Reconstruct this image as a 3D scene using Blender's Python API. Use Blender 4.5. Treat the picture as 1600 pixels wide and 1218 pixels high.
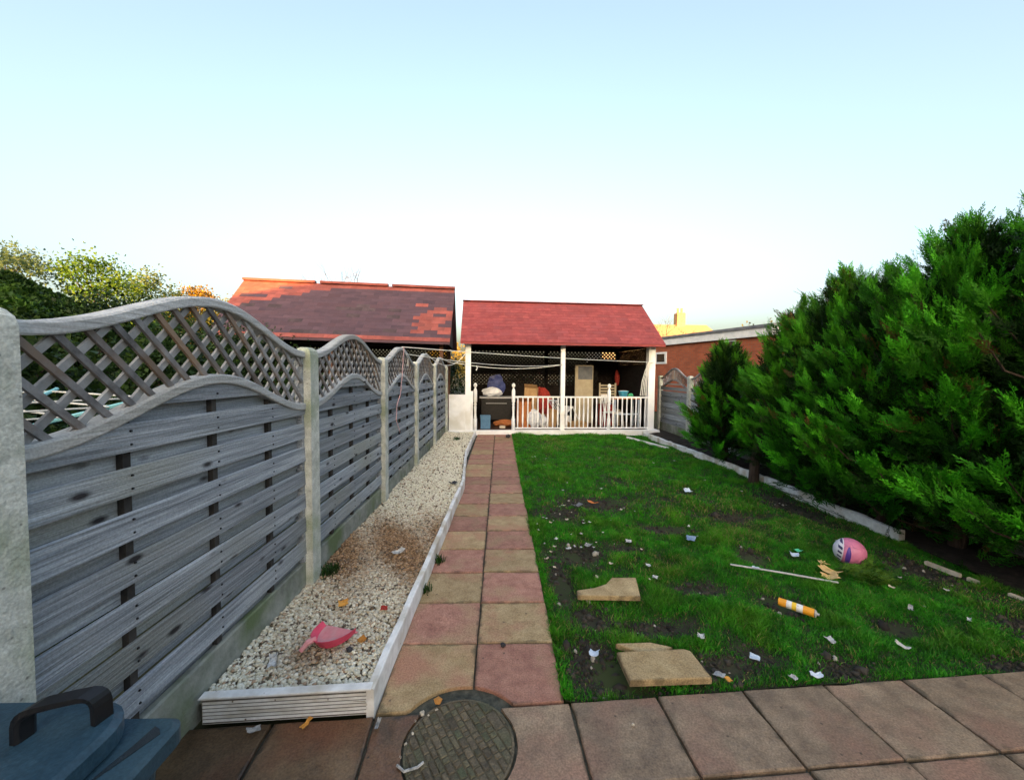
import bpy, math, random
import numpy as np
from mathutils import Vector, Matrix

sc = bpy.context.scene
for o in list(bpy.data.objects):
    bpy.data.objects.remove(o)
C = sc.collection
R = random.Random(7)
NR = np.random.RandomState(11)

# ------------------------------------------------------------------ camera
CAM_H, F_PX, PITCH, YAW, ROLL = 1.5987, 598.9, 0.0440, 0.0316, 0.0098
fw = Vector((math.sin(YAW)*math.cos(PITCH), math.cos(YAW)*math.cos(PITCH), -math.sin(PITCH)))
r0 = Vector((math.cos(YAW), -math.sin(YAW), 0)); u0 = r0.cross(fw)
rt = r0*math.cos(ROLL)+u0*math.sin(ROLL); up = -r0*math.sin(ROLL)+u0*math.cos(ROLL)
cd = bpy.data.cameras.new('camera'); cam = bpy.data.objects.new('camera', cd); C.objects.link(cam)
m = Matrix((rt, up, -fw)).transposed().to_4x4(); m.translation = (0, 0, CAM_H)
cam.matrix_world = m
cd.sensor_width = 36; cd.lens = F_PX/1600*36; cd.clip_start = .02; cd.clip_end = 3000
sc.camera = cam

# ------------------------------------------------------------------ sky, sun, exposure
SUN_EL = 9.0
w = bpy.data.worlds.new('World'); sc.world = w; w.use_nodes = True
nt = w.node_tree; nt.nodes.clear()
sky = nt.nodes.new('ShaderNodeTexSky'); sky.sky_type = 'NISHITA'; sky.sun_disc = False
sky.sun_elevation = math.radians(SUN_EL); sky.sun_rotation = math.pi
sky.air_density = 1.0; sky.dust_density = 7.5; sky.ozone_density = 1.0
hs = nt.nodes.new('ShaderNodeHueSaturation'); hs.inputs['Saturation'].default_value = 0.9
bg = nt.nodes.new('ShaderNodeBackground'); bg.inputs['Strength'].default_value = 0.15
wo = nt.nodes.new('ShaderNodeOutputWorld')
nt.links.new(sky.outputs[0], hs.inputs['Color']); nt.links.new(hs.outputs[0], bg.inputs[0]); nt.links.new(bg.outputs[0], wo.inputs[0])
sl = bpy.data.lights.new('sun', 'SUN'); so = bpy.data.objects.new('sun', sl); C.objects.link(so)
sl.energy = 4.6; sl.angle = math.radians(.5); sl.color = (1, .50, .12)
so.rotation_euler = Vector((-.03, math.cos(math.radians(SUN_EL)), -math.sin(math.radians(SUN_EL)))).to_track_quat('-Z', 'Y').to_euler()
so.location = (0, -30, 20)
sc.view_settings.view_transform = 'Standard'; sc.view_settings.look = 'None'
sc.view_settings.exposure = 2.38; sc.view_settings.gamma = 1.0

# ------------------------------------------------------------------ materials
MATS = {}
def M(name, c1, c2=None, c3=None, scale=6., stretch=(1, 1, 1), rough=.8, bump=.0, bscale=None, detail=6, rnd=.15,
      spots=None, attr=None, spec=.3, metal=0., lo=.35, hi=.65, sub=0., grit=0., edge=None):
    """procedural: noise between c1 and c2 (c3 = coarse stains), per-object variation, fine relief"""
    mt = bpy.data.materials.new(name); mt.use_nodes = True; n = mt.node_tree.nodes; L = mt.node_tree.links
    b = n['Principled BSDF']; b.inputs['Roughness'].default_value = rough; b.inputs['Metallic'].default_value = metal
    b.inputs['Specular IOR Level'].default_value = spec
    tc = n.new('ShaderNodeTexCoord'); oi = n.new('ShaderNodeObjectInfo')
    ad = n.new('ShaderNodeVectorMath'); ad.operation = 'ADD'
    sca = n.new('ShaderNodeVectorMath'); sca.operation = 'SCALE'; sca.inputs['Scale'].default_value = 37.
    cv = n.new('ShaderNodeCombineXYZ')
    for k in range(3): L.new(oi.outputs['Random'], cv.inputs[k])
    L.new(cv.outputs[0], sca.inputs[0]); L.new(tc.outputs['Object'], ad.inputs[0]); L.new(sca.outputs[0], ad.inputs[1])
    mp = n.new('ShaderNodeMapping'); mp.inputs['Scale'].default_value = stretch; L.new(ad.outputs[0], mp.inputs[0])
    nz = n.new('ShaderNodeTexNoise'); nz.inputs['Scale'].default_value = scale; nz.inputs['Detail'].default_value = detail
    nz.inputs['Roughness'].default_value = .65; L.new(mp.outputs[0], nz.inputs['Vector'])
    rp = n.new('ShaderNodeValToRGB'); rp.color_ramp.elements[0].position = lo; rp.color_ramp.elements[1].position = hi
    c2 = c2 or c1
    rp.color_ramp.elements[0].color = (*c1, 1); rp.color_ramp.elements[1].color = (*c2, 1); L.new(nz.outputs[0], rp.inputs[0])
    col = rp.outputs[0]
    if attr:
        at = n.new('ShaderNodeAttribute'); at.attribute_name = attr
        mx = n.new('ShaderNodeMix'); mx.data_type = 'RGBA'; mx.blend_type = 'MULTIPLY'; mx.inputs[0].default_value = 1
        L.new(col, mx.inputs[6]); L.new(at.outputs['Color'], mx.inputs[7]); col = mx.outputs[2]
    if c3:
        n3 = n.new('ShaderNodeTexNoise'); n3.inputs['Scale'].default_value = scale*.33; n3.inputs['Detail'].default_value = 5
        L.new(ad.outputs[0], n3.inputs['Vector'])
        r3 = n.new('ShaderNodeValToRGB'); r3.color_ramp.elements[0].position = .48; r3.color_ramp.elements[1].position = .68
        L.new(n3.outputs[0], r3.inputs[0])
        mx = n.new('ShaderNodeMix'); mx.data_type = 'RGBA'; L.new(r3.outputs[0], mx.inputs[0]); L.new(col, mx.inputs[6])
        mx.inputs[7].default_value = (*c3, 1); col = mx.outputs[2]
    if spots:
        sp_scale, sp_st, sp_r, sp_col = spots
        mp2 = n.new('ShaderNodeMapping'); mp2.inputs['Scale'].default_value = sp_st; L.new(ad.outputs[0], mp2.inputs[0])
        vo = n.new('ShaderNodeTexVoronoi'); vo.inputs['Scale'].default_value = sp_scale; L.new(mp2.outputs[0], vo.inputs['Vector'])
        r3 = n.new('ShaderNodeValToRGB'); r3.color_ramp.elements[0].position = sp_r*.45; r3.color_ramp.elements[1].position = sp_r
        r3.color_ramp.elements[0].color = (1, 1, 1, 1); r3.color_ramp.elements[1].color = (0, 0, 0, 1)
        L.new(vo.outputs['Distance'], r3.inputs[0])
        mx = n.new('ShaderNodeMix'); mx.data_type = 'RGBA'; L.new(r3.outputs[0], mx.inputs[0]); L.new(col, mx.inputs[6])
        mx.inputs[7].default_value = (*sp_col, 1); col = mx.outputs[2]
    if edge:
        ew, ec = edge
        sp_ = n.new('ShaderNodeSeparateXYZ'); L.new(tc.outputs['Generated'], sp_.inputs[0]); vals = []
        for k in range(2):
            a_ = n.new('ShaderNodeMath'); a_.operation = 'PINGPONG'; a_.inputs[1].default_value = .5; L.new(sp_.outputs[k], a_.inputs[0]); vals.append(a_.outputs[0])
        mi = n.new('ShaderNodeMath'); mi.operation = 'MINIMUM'; L.new(vals[0], mi.inputs[0]); L.new(vals[1], mi.inputs[1])
        ne = n.new('ShaderNodeTexNoise'); ne.inputs['Scale'].default_value = 14; ne.inputs['Detail'].default_value = 6; L.new(ad.outputs[0], ne.inputs['Vector'])
        mrn = n.new('ShaderNodeMapRange'); mrn.inputs[1].default_value = .3; mrn.inputs[2].default_value = .75; mrn.inputs[3].default_value = 0.; mrn.inputs[4].default_value = ew; L.new(ne.outputs[0], mrn.inputs[0])
        dv = n.new('ShaderNodeMath'); dv.operation = 'SUBTRACT'; L.new(mrn.outputs[0], dv.inputs[0]); L.new(mi.outputs[0], dv.inputs[1])
        ml = n.new('ShaderNodeMath'); ml.operation = 'MULTIPLY'; ml.inputs[1].default_value = 22.; ml.use_clamp = True; L.new(dv.outputs[0], ml.inputs[0])
        mm2 = n.new('ShaderNodeMath'); mm2.operation = 'MULTIPLY'; mm2.inputs[1].default_value = .75; L.new(ml.outputs[0], mm2.inputs[0])
        mx = n.new('ShaderNodeMix'); mx.data_type = 'RGBA'; L.new(mm2.outputs[0], mx.inputs[0]); L.new(col, mx.inputs[6]); mx.inputs[7].default_value = (*ec, 1); col = mx.outputs[2]
    if grit:
        ng = n.new('ShaderNodeTexNoise'); ng.inputs['Scale'].default_value = 130; ng.inputs['Detail'].default_value = 3; L.new(ad.outputs[0], ng.inputs['Vector'])
        mg = n.new('ShaderNodeMapRange'); mg.inputs[1].default_value = .3; mg.inputs[2].default_value = .7; mg.inputs[3].default_value = 1-grit; mg.inputs[4].default_value = 1+grit; L.new(ng.outputs[0], mg.inputs[0])
        hg = n.new('ShaderNodeHueSaturation'); L.new(mg.outputs[0], hg.inputs['Value']); L.new(col, hg.inputs['Color']); col = hg.outputs[0]
    if rnd:
        mr = n.new('ShaderNodeMapRange'); mr.inputs[3].default_value = 1-rnd; mr.inputs[4].default_value = 1+rnd
        L.new(oi.outputs['Random'], mr.inputs[0])
        h = n.new('ShaderNodeHueSaturation'); L.new(mr.outputs[0], h.inputs['Value']); L.new(col, h.inputs['Color']); col = h.outputs[0]
    L.new(col, b.inputs['Base Color'])
    if bump:
        nb = n.new('ShaderNodeTexNoise'); nb.inputs['Scale'].default_value = bscale or scale*2; nb.inputs['Detail'].default_value = 8
        L.new(mp.outputs[0], nb.inputs['Vector'])
        bp = n.new('ShaderNodeBump'); bp.inputs['Strength'].default_value = bump; bp.inputs['Distance'].default_value = .01
        L.new(nb.outputs[0], bp.inputs['Height']); L.new(bp.outputs[0], b.inputs['Normal'])
    if sub:
        tr = n.new('ShaderNodeBsdfTranslucent'); ms = n.new('ShaderNodeMixShader'); ms.inputs[0].default_value = sub
        L.new(col, tr.inputs[0]); L.new(b.outputs[0], ms.inputs[1]); L.new(tr.outputs[0], ms.inputs[2])
        L.new(ms.outputs[0], n['Material Output'].inputs[0])
    MATS[name] = mt
    return mt

M('fence_board', (.085, .10, .118), (.46, .50, .545), (.26, .275, .26), scale=3, stretch=(5, .45, 14), rough=.9, bump=.8, bscale=7, rnd=.24, lo=.27, hi=.75, detail=9,
  spots=(5, (1, .8, 2.0), .18, (.028, .026, .028)), grit=.16)
M('fence_rail', (.25, .26, .265), (.57, .585, .585), (.36, .35, .32), scale=3, stretch=(5, .6, 12), rough=.9, bump=.7, bscale=6, rnd=.1, lo=.25, hi=.75, detail=9,
  spots=(4, (1, 1, 2), .13, (.06, .05, .05)), grit=.18)
M('lattice_wood', (.10, .098, .10), (.30, .295, .30), (.24, .17, .12), scale=11, rough=.9, bump=.3, rnd=.3)
M('lattice_wood_pale', (.21, .213, .215), (.40, .405, .41), scale=9, rough=.9, bump=.3, rnd=.2)
M('batten_wood', (.02, .02, .02), (.06, .055, .05), scale=8, rough=.95, rnd=.2)  # near-black tone holds damp and the shade behind the boards
M('concrete_post', (.38, .40, .36), (.60, .62, .57), (.30, .34, .25), scale=14, rough=.95, bump=.5, bscale=60, rnd=.08,
  spots=(22, (1, 1, 1), .12, (.2, .2, .18)), grit=.2)
M('concrete_dark', (.16, .175, .15), (.30, .315, .28), (.12, .16, .08), scale=9, rough=.95, bump=.4, bscale=50, rnd=.1)
M('slab_buff', (.25, .17, .085), (.45, .34, .19), (.36, .19, .12), scale=11, rough=.8, bump=1., bscale=14, rnd=.15, lo=.3, hi=.72, detail=10, spots=(8, (1, 1, 1), .07, (.13, .09, .06)), grit=.28, edge=(.085, (.09, .075, .045)))
M('slab_pink', (.25, .115, .085), (.44, .235, .17), (.33, .22, .13), scale=11, rough=.8, bump=1., bscale=14, rnd=.16, lo=.3, hi=.72, detail=10, spots=(8, (1, 1, 1), .07, (.14, .08, .06)), grit=.28, edge=(.085, (.09, .06, .045)))
M('slab_patio', (.14, .098, .066), (.32, .235, .155), (.25, .145, .10), scale=9, rough=.6, bump=1., bscale=14, rnd=.14, lo=.3, hi=.72, detail=10, spots=(9, (1, 1, 1), .07, (.09, .065, .045)), grit=.3, edge=(.10, (.07, .055, .035)))
M('slab_loose', (.25, .175, .085), (.45, .345, .19), (.30, .22, .12), scale=9, rough=.85, bump=1., bscale=14, rnd=.08, lo=.3, hi=.72, detail=10, spots=(9, (1, 1, 1), .09, (.12, .085, .05)), grit=.3, edge=(.10, (.12, .09, .05)))
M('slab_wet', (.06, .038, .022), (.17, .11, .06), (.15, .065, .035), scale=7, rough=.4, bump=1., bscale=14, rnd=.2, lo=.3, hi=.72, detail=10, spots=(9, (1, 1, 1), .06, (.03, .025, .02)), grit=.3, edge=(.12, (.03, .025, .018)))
M('mortar', (.03, .033, .026), (.09, .09, .07), scale=30, rough=.9, bump=.5, rnd=0)
M('cover_joint', (.05, .044, .03), (.11, .095, .06), scale=30, rough=.9, bump=.5, rnd=0)
M('cover_stone', (.065, .054, .036), (.155, .125, .08), (.07, .078, .042), scale=12, rough=.7, bump=.9, bscale=30, rnd=.2, grit=.3)
M('white_paint', (.76, .79, .82), (.86, .88, .90), (.66, .66, .62), scale=6, rough=.6, bump=.1, rnd=.04)
M('white_edging', (.66, .67, .66), (.86, .87, .86), (.50, .46, .38), scale=14, rough=.75, bump=.25, rnd=.05, spots=(18, (1, 1, 1), .1, (.16, .12, .08)))
M('groove_dark', (.08, .075, .065), (.2, .19, .17), scale=20, rough=.9, rnd=0)
M('roof_red', (.185, .036, .040), (.275, .062, .062), (.20, .05, .056), scale=5, rough=.85, bump=.3, bscale=80, rnd=.12, grit=.2)
M('roof_red_plain', (.20, .045, .035), (.30, .075, .055), scale=5, rough=.85, rnd=0)
M('shingle_mauve', (.050, .034, .050), (.090, .055, .076), (.075, .042, .056), scale=2, stretch=(.4, 1, 1), rough=.85, bump=.3, bscale=80, rnd=.07, grit=.2)
M('shingle_red', (.20, .055, .05), (.29, .085, .075), (.16, .055, .055), scale=4, rough=.85, bump=.3, bscale=80, rnd=.15, grit=.2)
M('shingle_dark', (.035, .027, .034), (.07, .05, .06), scale=4, rough=.85, rnd=.2)
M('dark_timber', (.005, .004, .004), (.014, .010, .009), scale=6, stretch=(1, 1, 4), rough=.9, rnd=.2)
M('brown_timber', (.06, .03, .02), (.11, .055, .035), scale=6, stretch=(3, 3, .5), rough=.85, rnd=.2)
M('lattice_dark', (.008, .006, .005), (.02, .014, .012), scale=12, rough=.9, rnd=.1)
M('gazebo_floor', (.035, .018, .012), (.08, .04, .026), scale=6, rough=.8, rnd=.1)
M('ground_earth', (.02, .022, .012), (.045, .05, .022), (.03, .045, .012), scale=1.2, rough=1, rnd=0)
M('lawn_soil', (.014, .017, .008), (.038, .038, .02), (.03, .026, .019), scale=5, rough=1, bump=.8, bscale=30, rnd=0)
M('bed_soil', (.010, .008, .006), (.03, .022, .017), scale=12, rough=1, bump=1, bscale=30, rnd=0)
M('gravel_base', (.10, .085, .05), (.24, .21, .14), scale=40, rough=1, rnd=0)
M('gravel_stone', (.85, .85, .85), (1, 1, 1), scale=60, rough=.85, attr='tint', rnd=0)
M('grass_blade', (.7, .7, .7), (1, 1, 1), scale=2, rough=.55, attr='tint', rnd=0, spec=.25, sub=.25)
M('conifer_leaf', (.7, .7, .7), (1.05, 1.05, 1.05), scale=2.2, rough=.6, attr='tint', rnd=0, spec=.2, sub=.15)
M('tree_leaf', (.75, .75, .75), (1, 1, 1), scale=1.5, rough=.6, attr='tint', rnd=0, spec=.2, sub=.45)
M('hedge_leaf', (.7, .7, .7), (1, 1, 1), scale=1.5, rough=.6, attr='tint', rnd=0, spec=.2, sub=.1)
M('bark', (.03, .02, .014), (.075, .052, .038), scale=8, stretch=(4, 4, .6), rough=.95, bump=.8, rnd=.1)
M('twig', (.07, .05, .04), (.12, .09, .07), scale=8, rough=.95, rnd=.1)
M('moss_felt', (.012, .03, .006), (.05, .085, .016), (.02, .05, .01), scale=3.5, rough=1, bump=.8, bscale=20, rnd=0)
M('shed_wall', (.014, .02, .01), (.035, .045, .02), scale=4, stretch=(3, 3, .4), rough=.95, rnd=0)
M('rope_white', (.62, .62, .58), (.78, .78, .74), scale=40, rough=.8, rnd=.05)
M('rope_pink', (.62, .36, .38), (.75, .5, .5), scale=40, rough=.8, rnd=.05)
M('bin_plastic', (.016, .045, .072), (.032, .072, .105), (.03, .062, .08), scale=10, rough=.5, bump=.12, bscale=160, rnd=0, grit=.2)
M('bin_wet', (.012, .02, .026), (.02, .03, .04), scale=10, rough=.12, rnd=0, spec=.6)
M('black_plastic', (.008, .009, .011), (.014, .015, .018), scale=20, rough=.4, rnd=0)
M('pink_plastic', (.62, .06, .12), (.72, .09, .16), scale=12, rough=.4, rnd=0)
M('pink_pale', (.64, .22, .25), (.72, .30, .32), (.60, .36, .36), scale=25, rough=.5, rnd=0)
M('orange_plastic', (.75, .30, .02), (.80, .36, .03), scale=12, rough=.4, rnd=0)
M('yellow_print', (.80, .50, .03), (.82, .55, .05), scale=12, rough=.4, rnd=0)
M('label_white', (.62, .62, .62), (.75, .75, .74), scale=40, rough=.5, rnd=0, spots=(60, (1, 1, 1), .25, (.2, .25, .3)))
M('grey_metal', (.30, .31, .32), (.42, .43, .44), scale=30, rough=.45, metal=.2, rnd=0)
M('cardboard', (.30, .18, .08), (.42, .27, .13), scale=12, rough=.9, rnd=.12)
M('leaf_orange', (.42, .17, .03), (.60, .30, .06), scale=14, rough=.8, rnd=.2)
M('leaf_tan', (.50, .33, .13), (.66, .47, .22), (.40, .24, .10), scale=14, rough=.8, rnd=.1)
M('paper_white', (.22, .23, .23), (.56, .56, .55), scale=40, rough=.8, rnd=.4, lo=.38, hi=.6)
M('plastic_blue', (.10, .17, .30), (.22, .30, .42), scale=14, rough=.5, rnd=.1)
M('plastic_pale_blue', (.40, .50, .62), (.62, .70, .80), scale=14, rough=.4, rnd=.1)
M('plastic_green', (.05, .42, .20), (.10, .55, .30), scale=12, rough=.4, rnd=.1)
M('stone_dark', (.02, .02, .024), (.05, .05, .055), scale=20, rough=.9, rnd=.1)
M('stone_pale', (.42, .36, .27), (.6, .54, .44), scale=20, rough=.9, rnd=.1)
M('stone_orange', (.40, .17, .04), (.55, .28, .08), scale=20, rough=.9, rnd=.1)
M('airer_blue', (.22, .55, .60), (.32, .66, .70), scale=12, rough=.5, rnd=.05)
M('basket_blue', (.06, .15, .26), (.10, .21, .34), scale=12, rough=.5, rnd=0)
M('bucket_blue', (.05, .36, .60), (.08, .46, .70), scale=12, rough=.4, rnd=0)
M('rag_orange', (.36, .11, .03), (.52, .20, .07), scale=14, rough=.9, rnd=.1)
M('rag_red', (.22, .02, .015), (.32, .04, .03), scale=14, rough=.9, rnd=.1)
M('bag_white', (.52, .55, .62), (.74, .76, .80), scale=9, rough=.5, bump=.6, rnd=.05)
M('bag_blue', (.02, .03, .12), (.05, .07, .22), scale=9, rough=.4, bump=.6, rnd=.05)
M('beige_board', (.32, .28, .20), (.42, .37, .27), scale=5, rough=.8, rnd=.03)
M('plastic_white', (.68, .68, .68), (.78, .78, .78), scale=10, rough=.5, rnd=.05)
M('grill_black', (.006, .006, .007), (.015, .014, .014), scale=14, rough=.5, rnd=0)
M('fascia_white', (.60, .62, .64), (.74, .75, .76), scale=4, rough=.6, rnd=0)
M('felt_grey', (.10, .11, .13), (.17, .18, .20), scale=5, rough=.9, rnd=0)
M('house_roof_tile', (.28, .17, .09), (.42, .27, .15), scale=5, rough=.9, bump=.3, rnd=0)
M('chimney_brick', (.38, .22, .10), (.5, .32, .17), scale=9, rough=.9, rnd=0)
M('render_wall', (.4, .36, .3), (.5, .45, .38), scale=4, rough=.9, rnd=0)

def glass_mat(name, c):
    mt = bpy.data.materials.new(name); mt.use_nodes = True; b = mt.node_tree.nodes['Principled BSDF']
    b.inputs['Base Color'].default_value = (*c, 1); b.inputs['Roughness'].default_value = .06; b.inputs['Specular IOR Level'].default_value = .8
    MATS[name] = mt
glass_mat('window_glass', (.02, .024, .03))

def brick_mat(name):
    mt = bpy.data.materials.new(name); mt.use_nodes = True; n = mt.node_tree.nodes; L = mt.node_tree.links
    b = n['Principled BSDF']; b.inputs['Roughness'].default_value = .9
    tc = n.new('ShaderNodeTexCoord'); sp = n.new('ShaderNodeSeparateXYZ'); cb = n.new('ShaderNodeCombineXYZ'); ad = n.new('ShaderNodeMath'); ad.operation = 'ADD'
    L.new(tc.outputs['Object'], sp.inputs[0]); L.new(sp.outputs[0], ad.inputs[0]); L.new(sp.outputs[1], ad.inputs[1])
    L.new(ad.outputs[0], cb.inputs[0]); L.new(sp.outputs[2], cb.inputs[1])
    bt = n.new('ShaderNodeTexBrick'); bt.inputs['Scale'].default_value = 1; bt.inputs['Brick Width'].default_value = .225; bt.inputs['Row Height'].default_value = .075
    bt.inputs['Mortar Size'].default_value = .006; bt.inputs['Color1'].default_value = (.46, .115, .045, 1); bt.inputs['Color2'].default_value = (.34, .085, .036, 1)
    bt.inputs['Mortar'].default_value = (.22, .14, .10, 1); L.new(cb.outputs[0], bt.inputs['Vector'])
    nz = n.new('ShaderNodeTexNoise'); nz.inputs['Scale'].default_value = 2.5; L.new(tc.outputs['Object'], nz.inputs['Vector'])
    mx = n.new('ShaderNodeMix'); mx.data_type = 'RGBA'; mx.blend_type = 'MULTIPLY'; mx.inputs[0].default_value = .4
    L.new(bt.outputs[0], mx.inputs[6]); L.new(nz.outputs[0], mx.inputs[7]); L.new(mx.outputs[2], b.inputs['Base Color'])
    bp = n.new('ShaderNodeBump'); bp.inputs['Strength'].default_value = .5; bp.inputs['Distance'].default_value = .006; bp.invert = True
    L.new(bt.outputs['Fac'], bp.inputs['Height']); L.new(bp.outputs[0], b.inputs['Normal'])
    MATS[name] = mt
brick_mat('brick')

def ball_mat():
    mt = bpy.data.materials.new('ball_print'); mt.use_nodes = True; n = mt.node_tree.nodes; L = mt.node_tree.links
    b = n['Principled BSDF']; b.inputs['Roughness'].default_value = .45
    tc = n.new('ShaderNodeTexCoord'); sp = n.new('ShaderNodeSeparateXYZ'); L.new(tc.outputs['Object'], sp.inputs[0])
    def math_(op, a, bb):
        k = n.new('ShaderNodeMath'); k.operation = op
        for i, v in enumerate((a, bb)):
            if isinstance(v, (int, float)): k.inputs[i].default_value = v
            else: L.new(v, k.inputs[i])
        return k.outputs[0]
    def mixc(fac, a, col):
        x = n.new('ShaderNodeMix'); x.data_type = 'RGBA'; L.new(fac, x.inputs[0])
        if isinstance(a, tuple): x.inputs[6].default_value = (*a, 1)
        else: L.new(a, x.inputs[6])
        x.inputs[7].default_value = (*col, 1); return x.outputs[2]
    X, Z = sp.outputs[0], sp.outputs[2]
    c = mixc(math_('LESS_THAN', X, -.055), (.56, .17, .29), (.66, .62, .66))
    # dark block lettering marks printed on the white band
    wv = n.new('ShaderNodeTexWave'); wv.inputs['Scale'].default_value = 9; wv.bands_direction = 'Z'; wv.inputs['Distortion'].default_value = 1.5; L.new(tc.outputs['Object'], wv.inputs[0])
    band = math_('MULTIPLY', math_('LESS_THAN', X, -.062), math_('GREATER_THAN', X, -.088))
    c = mixc(math_('MULTIPLY', band, math_('GREATER_THAN', wv.outputs['Fac'], .55)), c, (.04, .03, .10))
    dx = math_('DIVIDE', math_('ADD', X, .022), .017); dz = math_('DIVIDE', math_('ADD', Z, -.004), .078)
    el = math_('ADD', math_('MULTIPLY', dx, dx), math_('MULTIPLY', dz, dz))
    c = mixc(math_('LESS_THAN', el, 1), c, (.085, .035, .26))
    L.new(c, b.inputs['Base Color'])
    vo = n.new('ShaderNodeTexVoronoi'); vo.feature = 'DISTANCE_TO_EDGE'; vo.inputs['Scale'].default_value = 11; L.new(tc.outputs['Object'], vo.inputs[0])
    bp = n.new('ShaderNodeBump'); bp.inputs['Strength'].default_value = .6; bp.inputs['Distance'].default_value = .004
    mr = n.new('ShaderNodeMapRange'); mr.inputs[2].default_value = .06; L.new(vo.outputs['Distance'], mr.inputs[0]); L.new(mr.outputs[0], bp.inputs['Height'])
    L.new(bp.outputs[0], b.inputs['Normal'])
    MATS['ball_print'] = mt
ball_mat()

# ------------------------------------------------------------------ helpers
def mesh(name, V, F, mat=None, smooth=False):
    me = bpy.data.meshes.new(name); me.from_pydata([tuple(v) for v in V], [], F)
    if mat: me.materials.append(MATS[mat])
    if smooth:
        for p in me.polygons: p.use_smooth = True
    me.update(); return me
def link(name, me, parent=None, loc=(0, 0, 0), rot=(0, 0, 0), mat=None):
    o = bpy.data.objects.new(name, me); C.objects.link(o); o.location = loc; o.rotation_euler = rot
    if parent is not None: o.parent = parent
    if mat:
        o.material_slots[0].link = 'OBJECT'; o.material_slots[0].material = MATS[mat]
    return o
def tag(o, label=None, cat=None, group=None, kind=None):
    for k, v in (('label', label), ('category', cat), ('group', group), ('kind', kind)):
        if v: o[k] = v
    return o
def thing(name, label, cat, loc=(0, 0, 0), rz=0, group=None):
    return tag(link(name, None, None, loc, (0, 0, rz)), label, cat, group)
def part(name, V, F, mat, parent=None, smooth=False):
    return link(name, mesh(name, V, F, mat, smooth), parent)
class B:
    """collects shapes for ONE mesh"""
    def __init__(s): s.V = []; s.F = []
    def add(s, V, F):
        k = len(s.V); s.V += [tuple(v) for v in V]; s.F += [tuple(i+k for i in f) for f in F]; return s
    def box(s, a, b):
        x0, y0, z0 = a; x1, y1, z1 = b
        return s.add([(x0,y0,z0),(x1,y0,z0),(x1,y1,z0),(x0,y1,z0),(x0,y0,z1),(x1,y0,z1),(x1,y1,z1),(x0,y1,z1)],
                     [(3,2,1,0),(4,5,6,7),(0,1,5,4),(1,2,6,5),(2,3,7,6),(3,0,4,7)])
    def cbox(s, a, b, c=.006):
        """box whose top edges are chamfered"""
        x0, y0, z0 = a; x1, y1, z1 = b
        V = [(x0,y0,z0),(x1,y0,z0),(x1,y1,z0),(x0,y1,z0),(x0,y0,z1-c),(x1,y0,z1-c),(x1,y1,z1-c),(x0,y1,z1-c),
             (x0+c,y0+c,z1),(x1-c,y0+c,z1),(x1-c,y1-c,z1),(x0+c,y1-c,z1)]
        F = [(3,2,1,0),(8,9,10,11)]
        for k in range(4):
            j = (k+1) % 4; F += [(k,j,4+j,4+k),(4+k,4+j,8+j,8+k)]
        return s.add(V, F)
    def prism(s, poly, z0, z1, c=0.):
        """polygon in xy (ccw) extruded in z, optional top chamfer towards the centroid"""
        n = len(poly); cx = sum(p[0] for p in poly)/n; cy = sum(p[1] for p in poly)/n
        V = [(x, y, z0) for x, y in poly]
        if c:
            V += [(x, y, z1-c) for x, y in poly]
            for x, y in poly:
                d = math.hypot(x-cx, y-cy) or 1; k = max(0, 1-c*1.4/d); V.append((cx+(x-cx)*k, cy+(y-cy)*k, z1))
            r = 3
        else:
            V += [(x, y, z1) for x, y in poly]; r = 2
        F = [tuple(range(n-1, -1, -1)), tuple(range((r-1)*n, r*n))]
        for q in range(r-1):
            for k in range(n):
                j = (k+1) % n; F.append((q*n+k, q*n+j, (q+1)*n+j, (q+1)*n+k))
        return s.add(V, F)
    def tube(s, P, rad, n=6, cap=True):
        P = [Vector(p) for p in P]; rad = rad if hasattr(rad, '__len__') else [rad]*len(P)
        V = []; F = []; a = None
        for i, p in enumerate(P):
            t = (P[min(i+1, len(P)-1)]-P[max(i-1, 0)]).normalized()
            if a is None: a = t.orthogonal().normalized()
            a = (a-t*a.dot(t)).normalized(); b = t.cross(a)
            for k in range(n):
                th = 2*math.pi*k/n; V.append(p+(a*math.cos(th)+b*math.sin(th))*rad[i])
        for i in range(len(P)-1):
            for k in range(n):
                j = (k+1) % n; F.append((i*n+k, i*n+j, (i+1)*n+j, (i+1)*n+k))
        if cap: F += [tuple(range(n-1, -1, -1)), tuple(range((len(P)-1)*n, len(P)*n))]
        return s.add(V, F)
    def lathe(s, prof, n=16, o=(0, 0, 0)):
        V = []; F = []
        for r, z in prof:
            for k in range(n):
                th = 2*math.pi*k/n; V.append((o[0]+r*math.cos(th), o[1]+r*math.sin(th), o[2]+z))
        for i in range(len(prof)-1):
            for k in range(n):
                j = (k+1) % n; F.append((i*n+k, i*n+j, (i+1)*n+j, (i+1)*n+k))
        F += [tuple(range(n-1, -1, -1)), tuple(range((len(prof)-1)*n, len(prof)*n))]
        return s.add(V, F)
    def bar(s, p, q, wd, ht, upv=(0, 0, 1)):
        p = Vector(p); q = Vector(q); t = (q-p).normalized(); a = t.cross(Vector(upv)).normalized()*wd/2; b = a.cross(t).normalized()*ht/2
        V = [p-a-b, p+a-b, p+a+b, p-a+b, q-a-b, q+a-b, q+a+b, q-a+b]
        return s.add(V, [(0,1,2,3),(7,6,5,4),(1,0,4,5),(2,1,5,6),(3,2,6,7),(0,3,7,4)])
    def build(s, name, mat, parent=None, smooth=False): return part(name, s.V, s.F, mat, parent, smooth)
    def mesh(s, name, mat, smooth=False): return mesh(name, s.V, s.F, mat, smooth)

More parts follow.
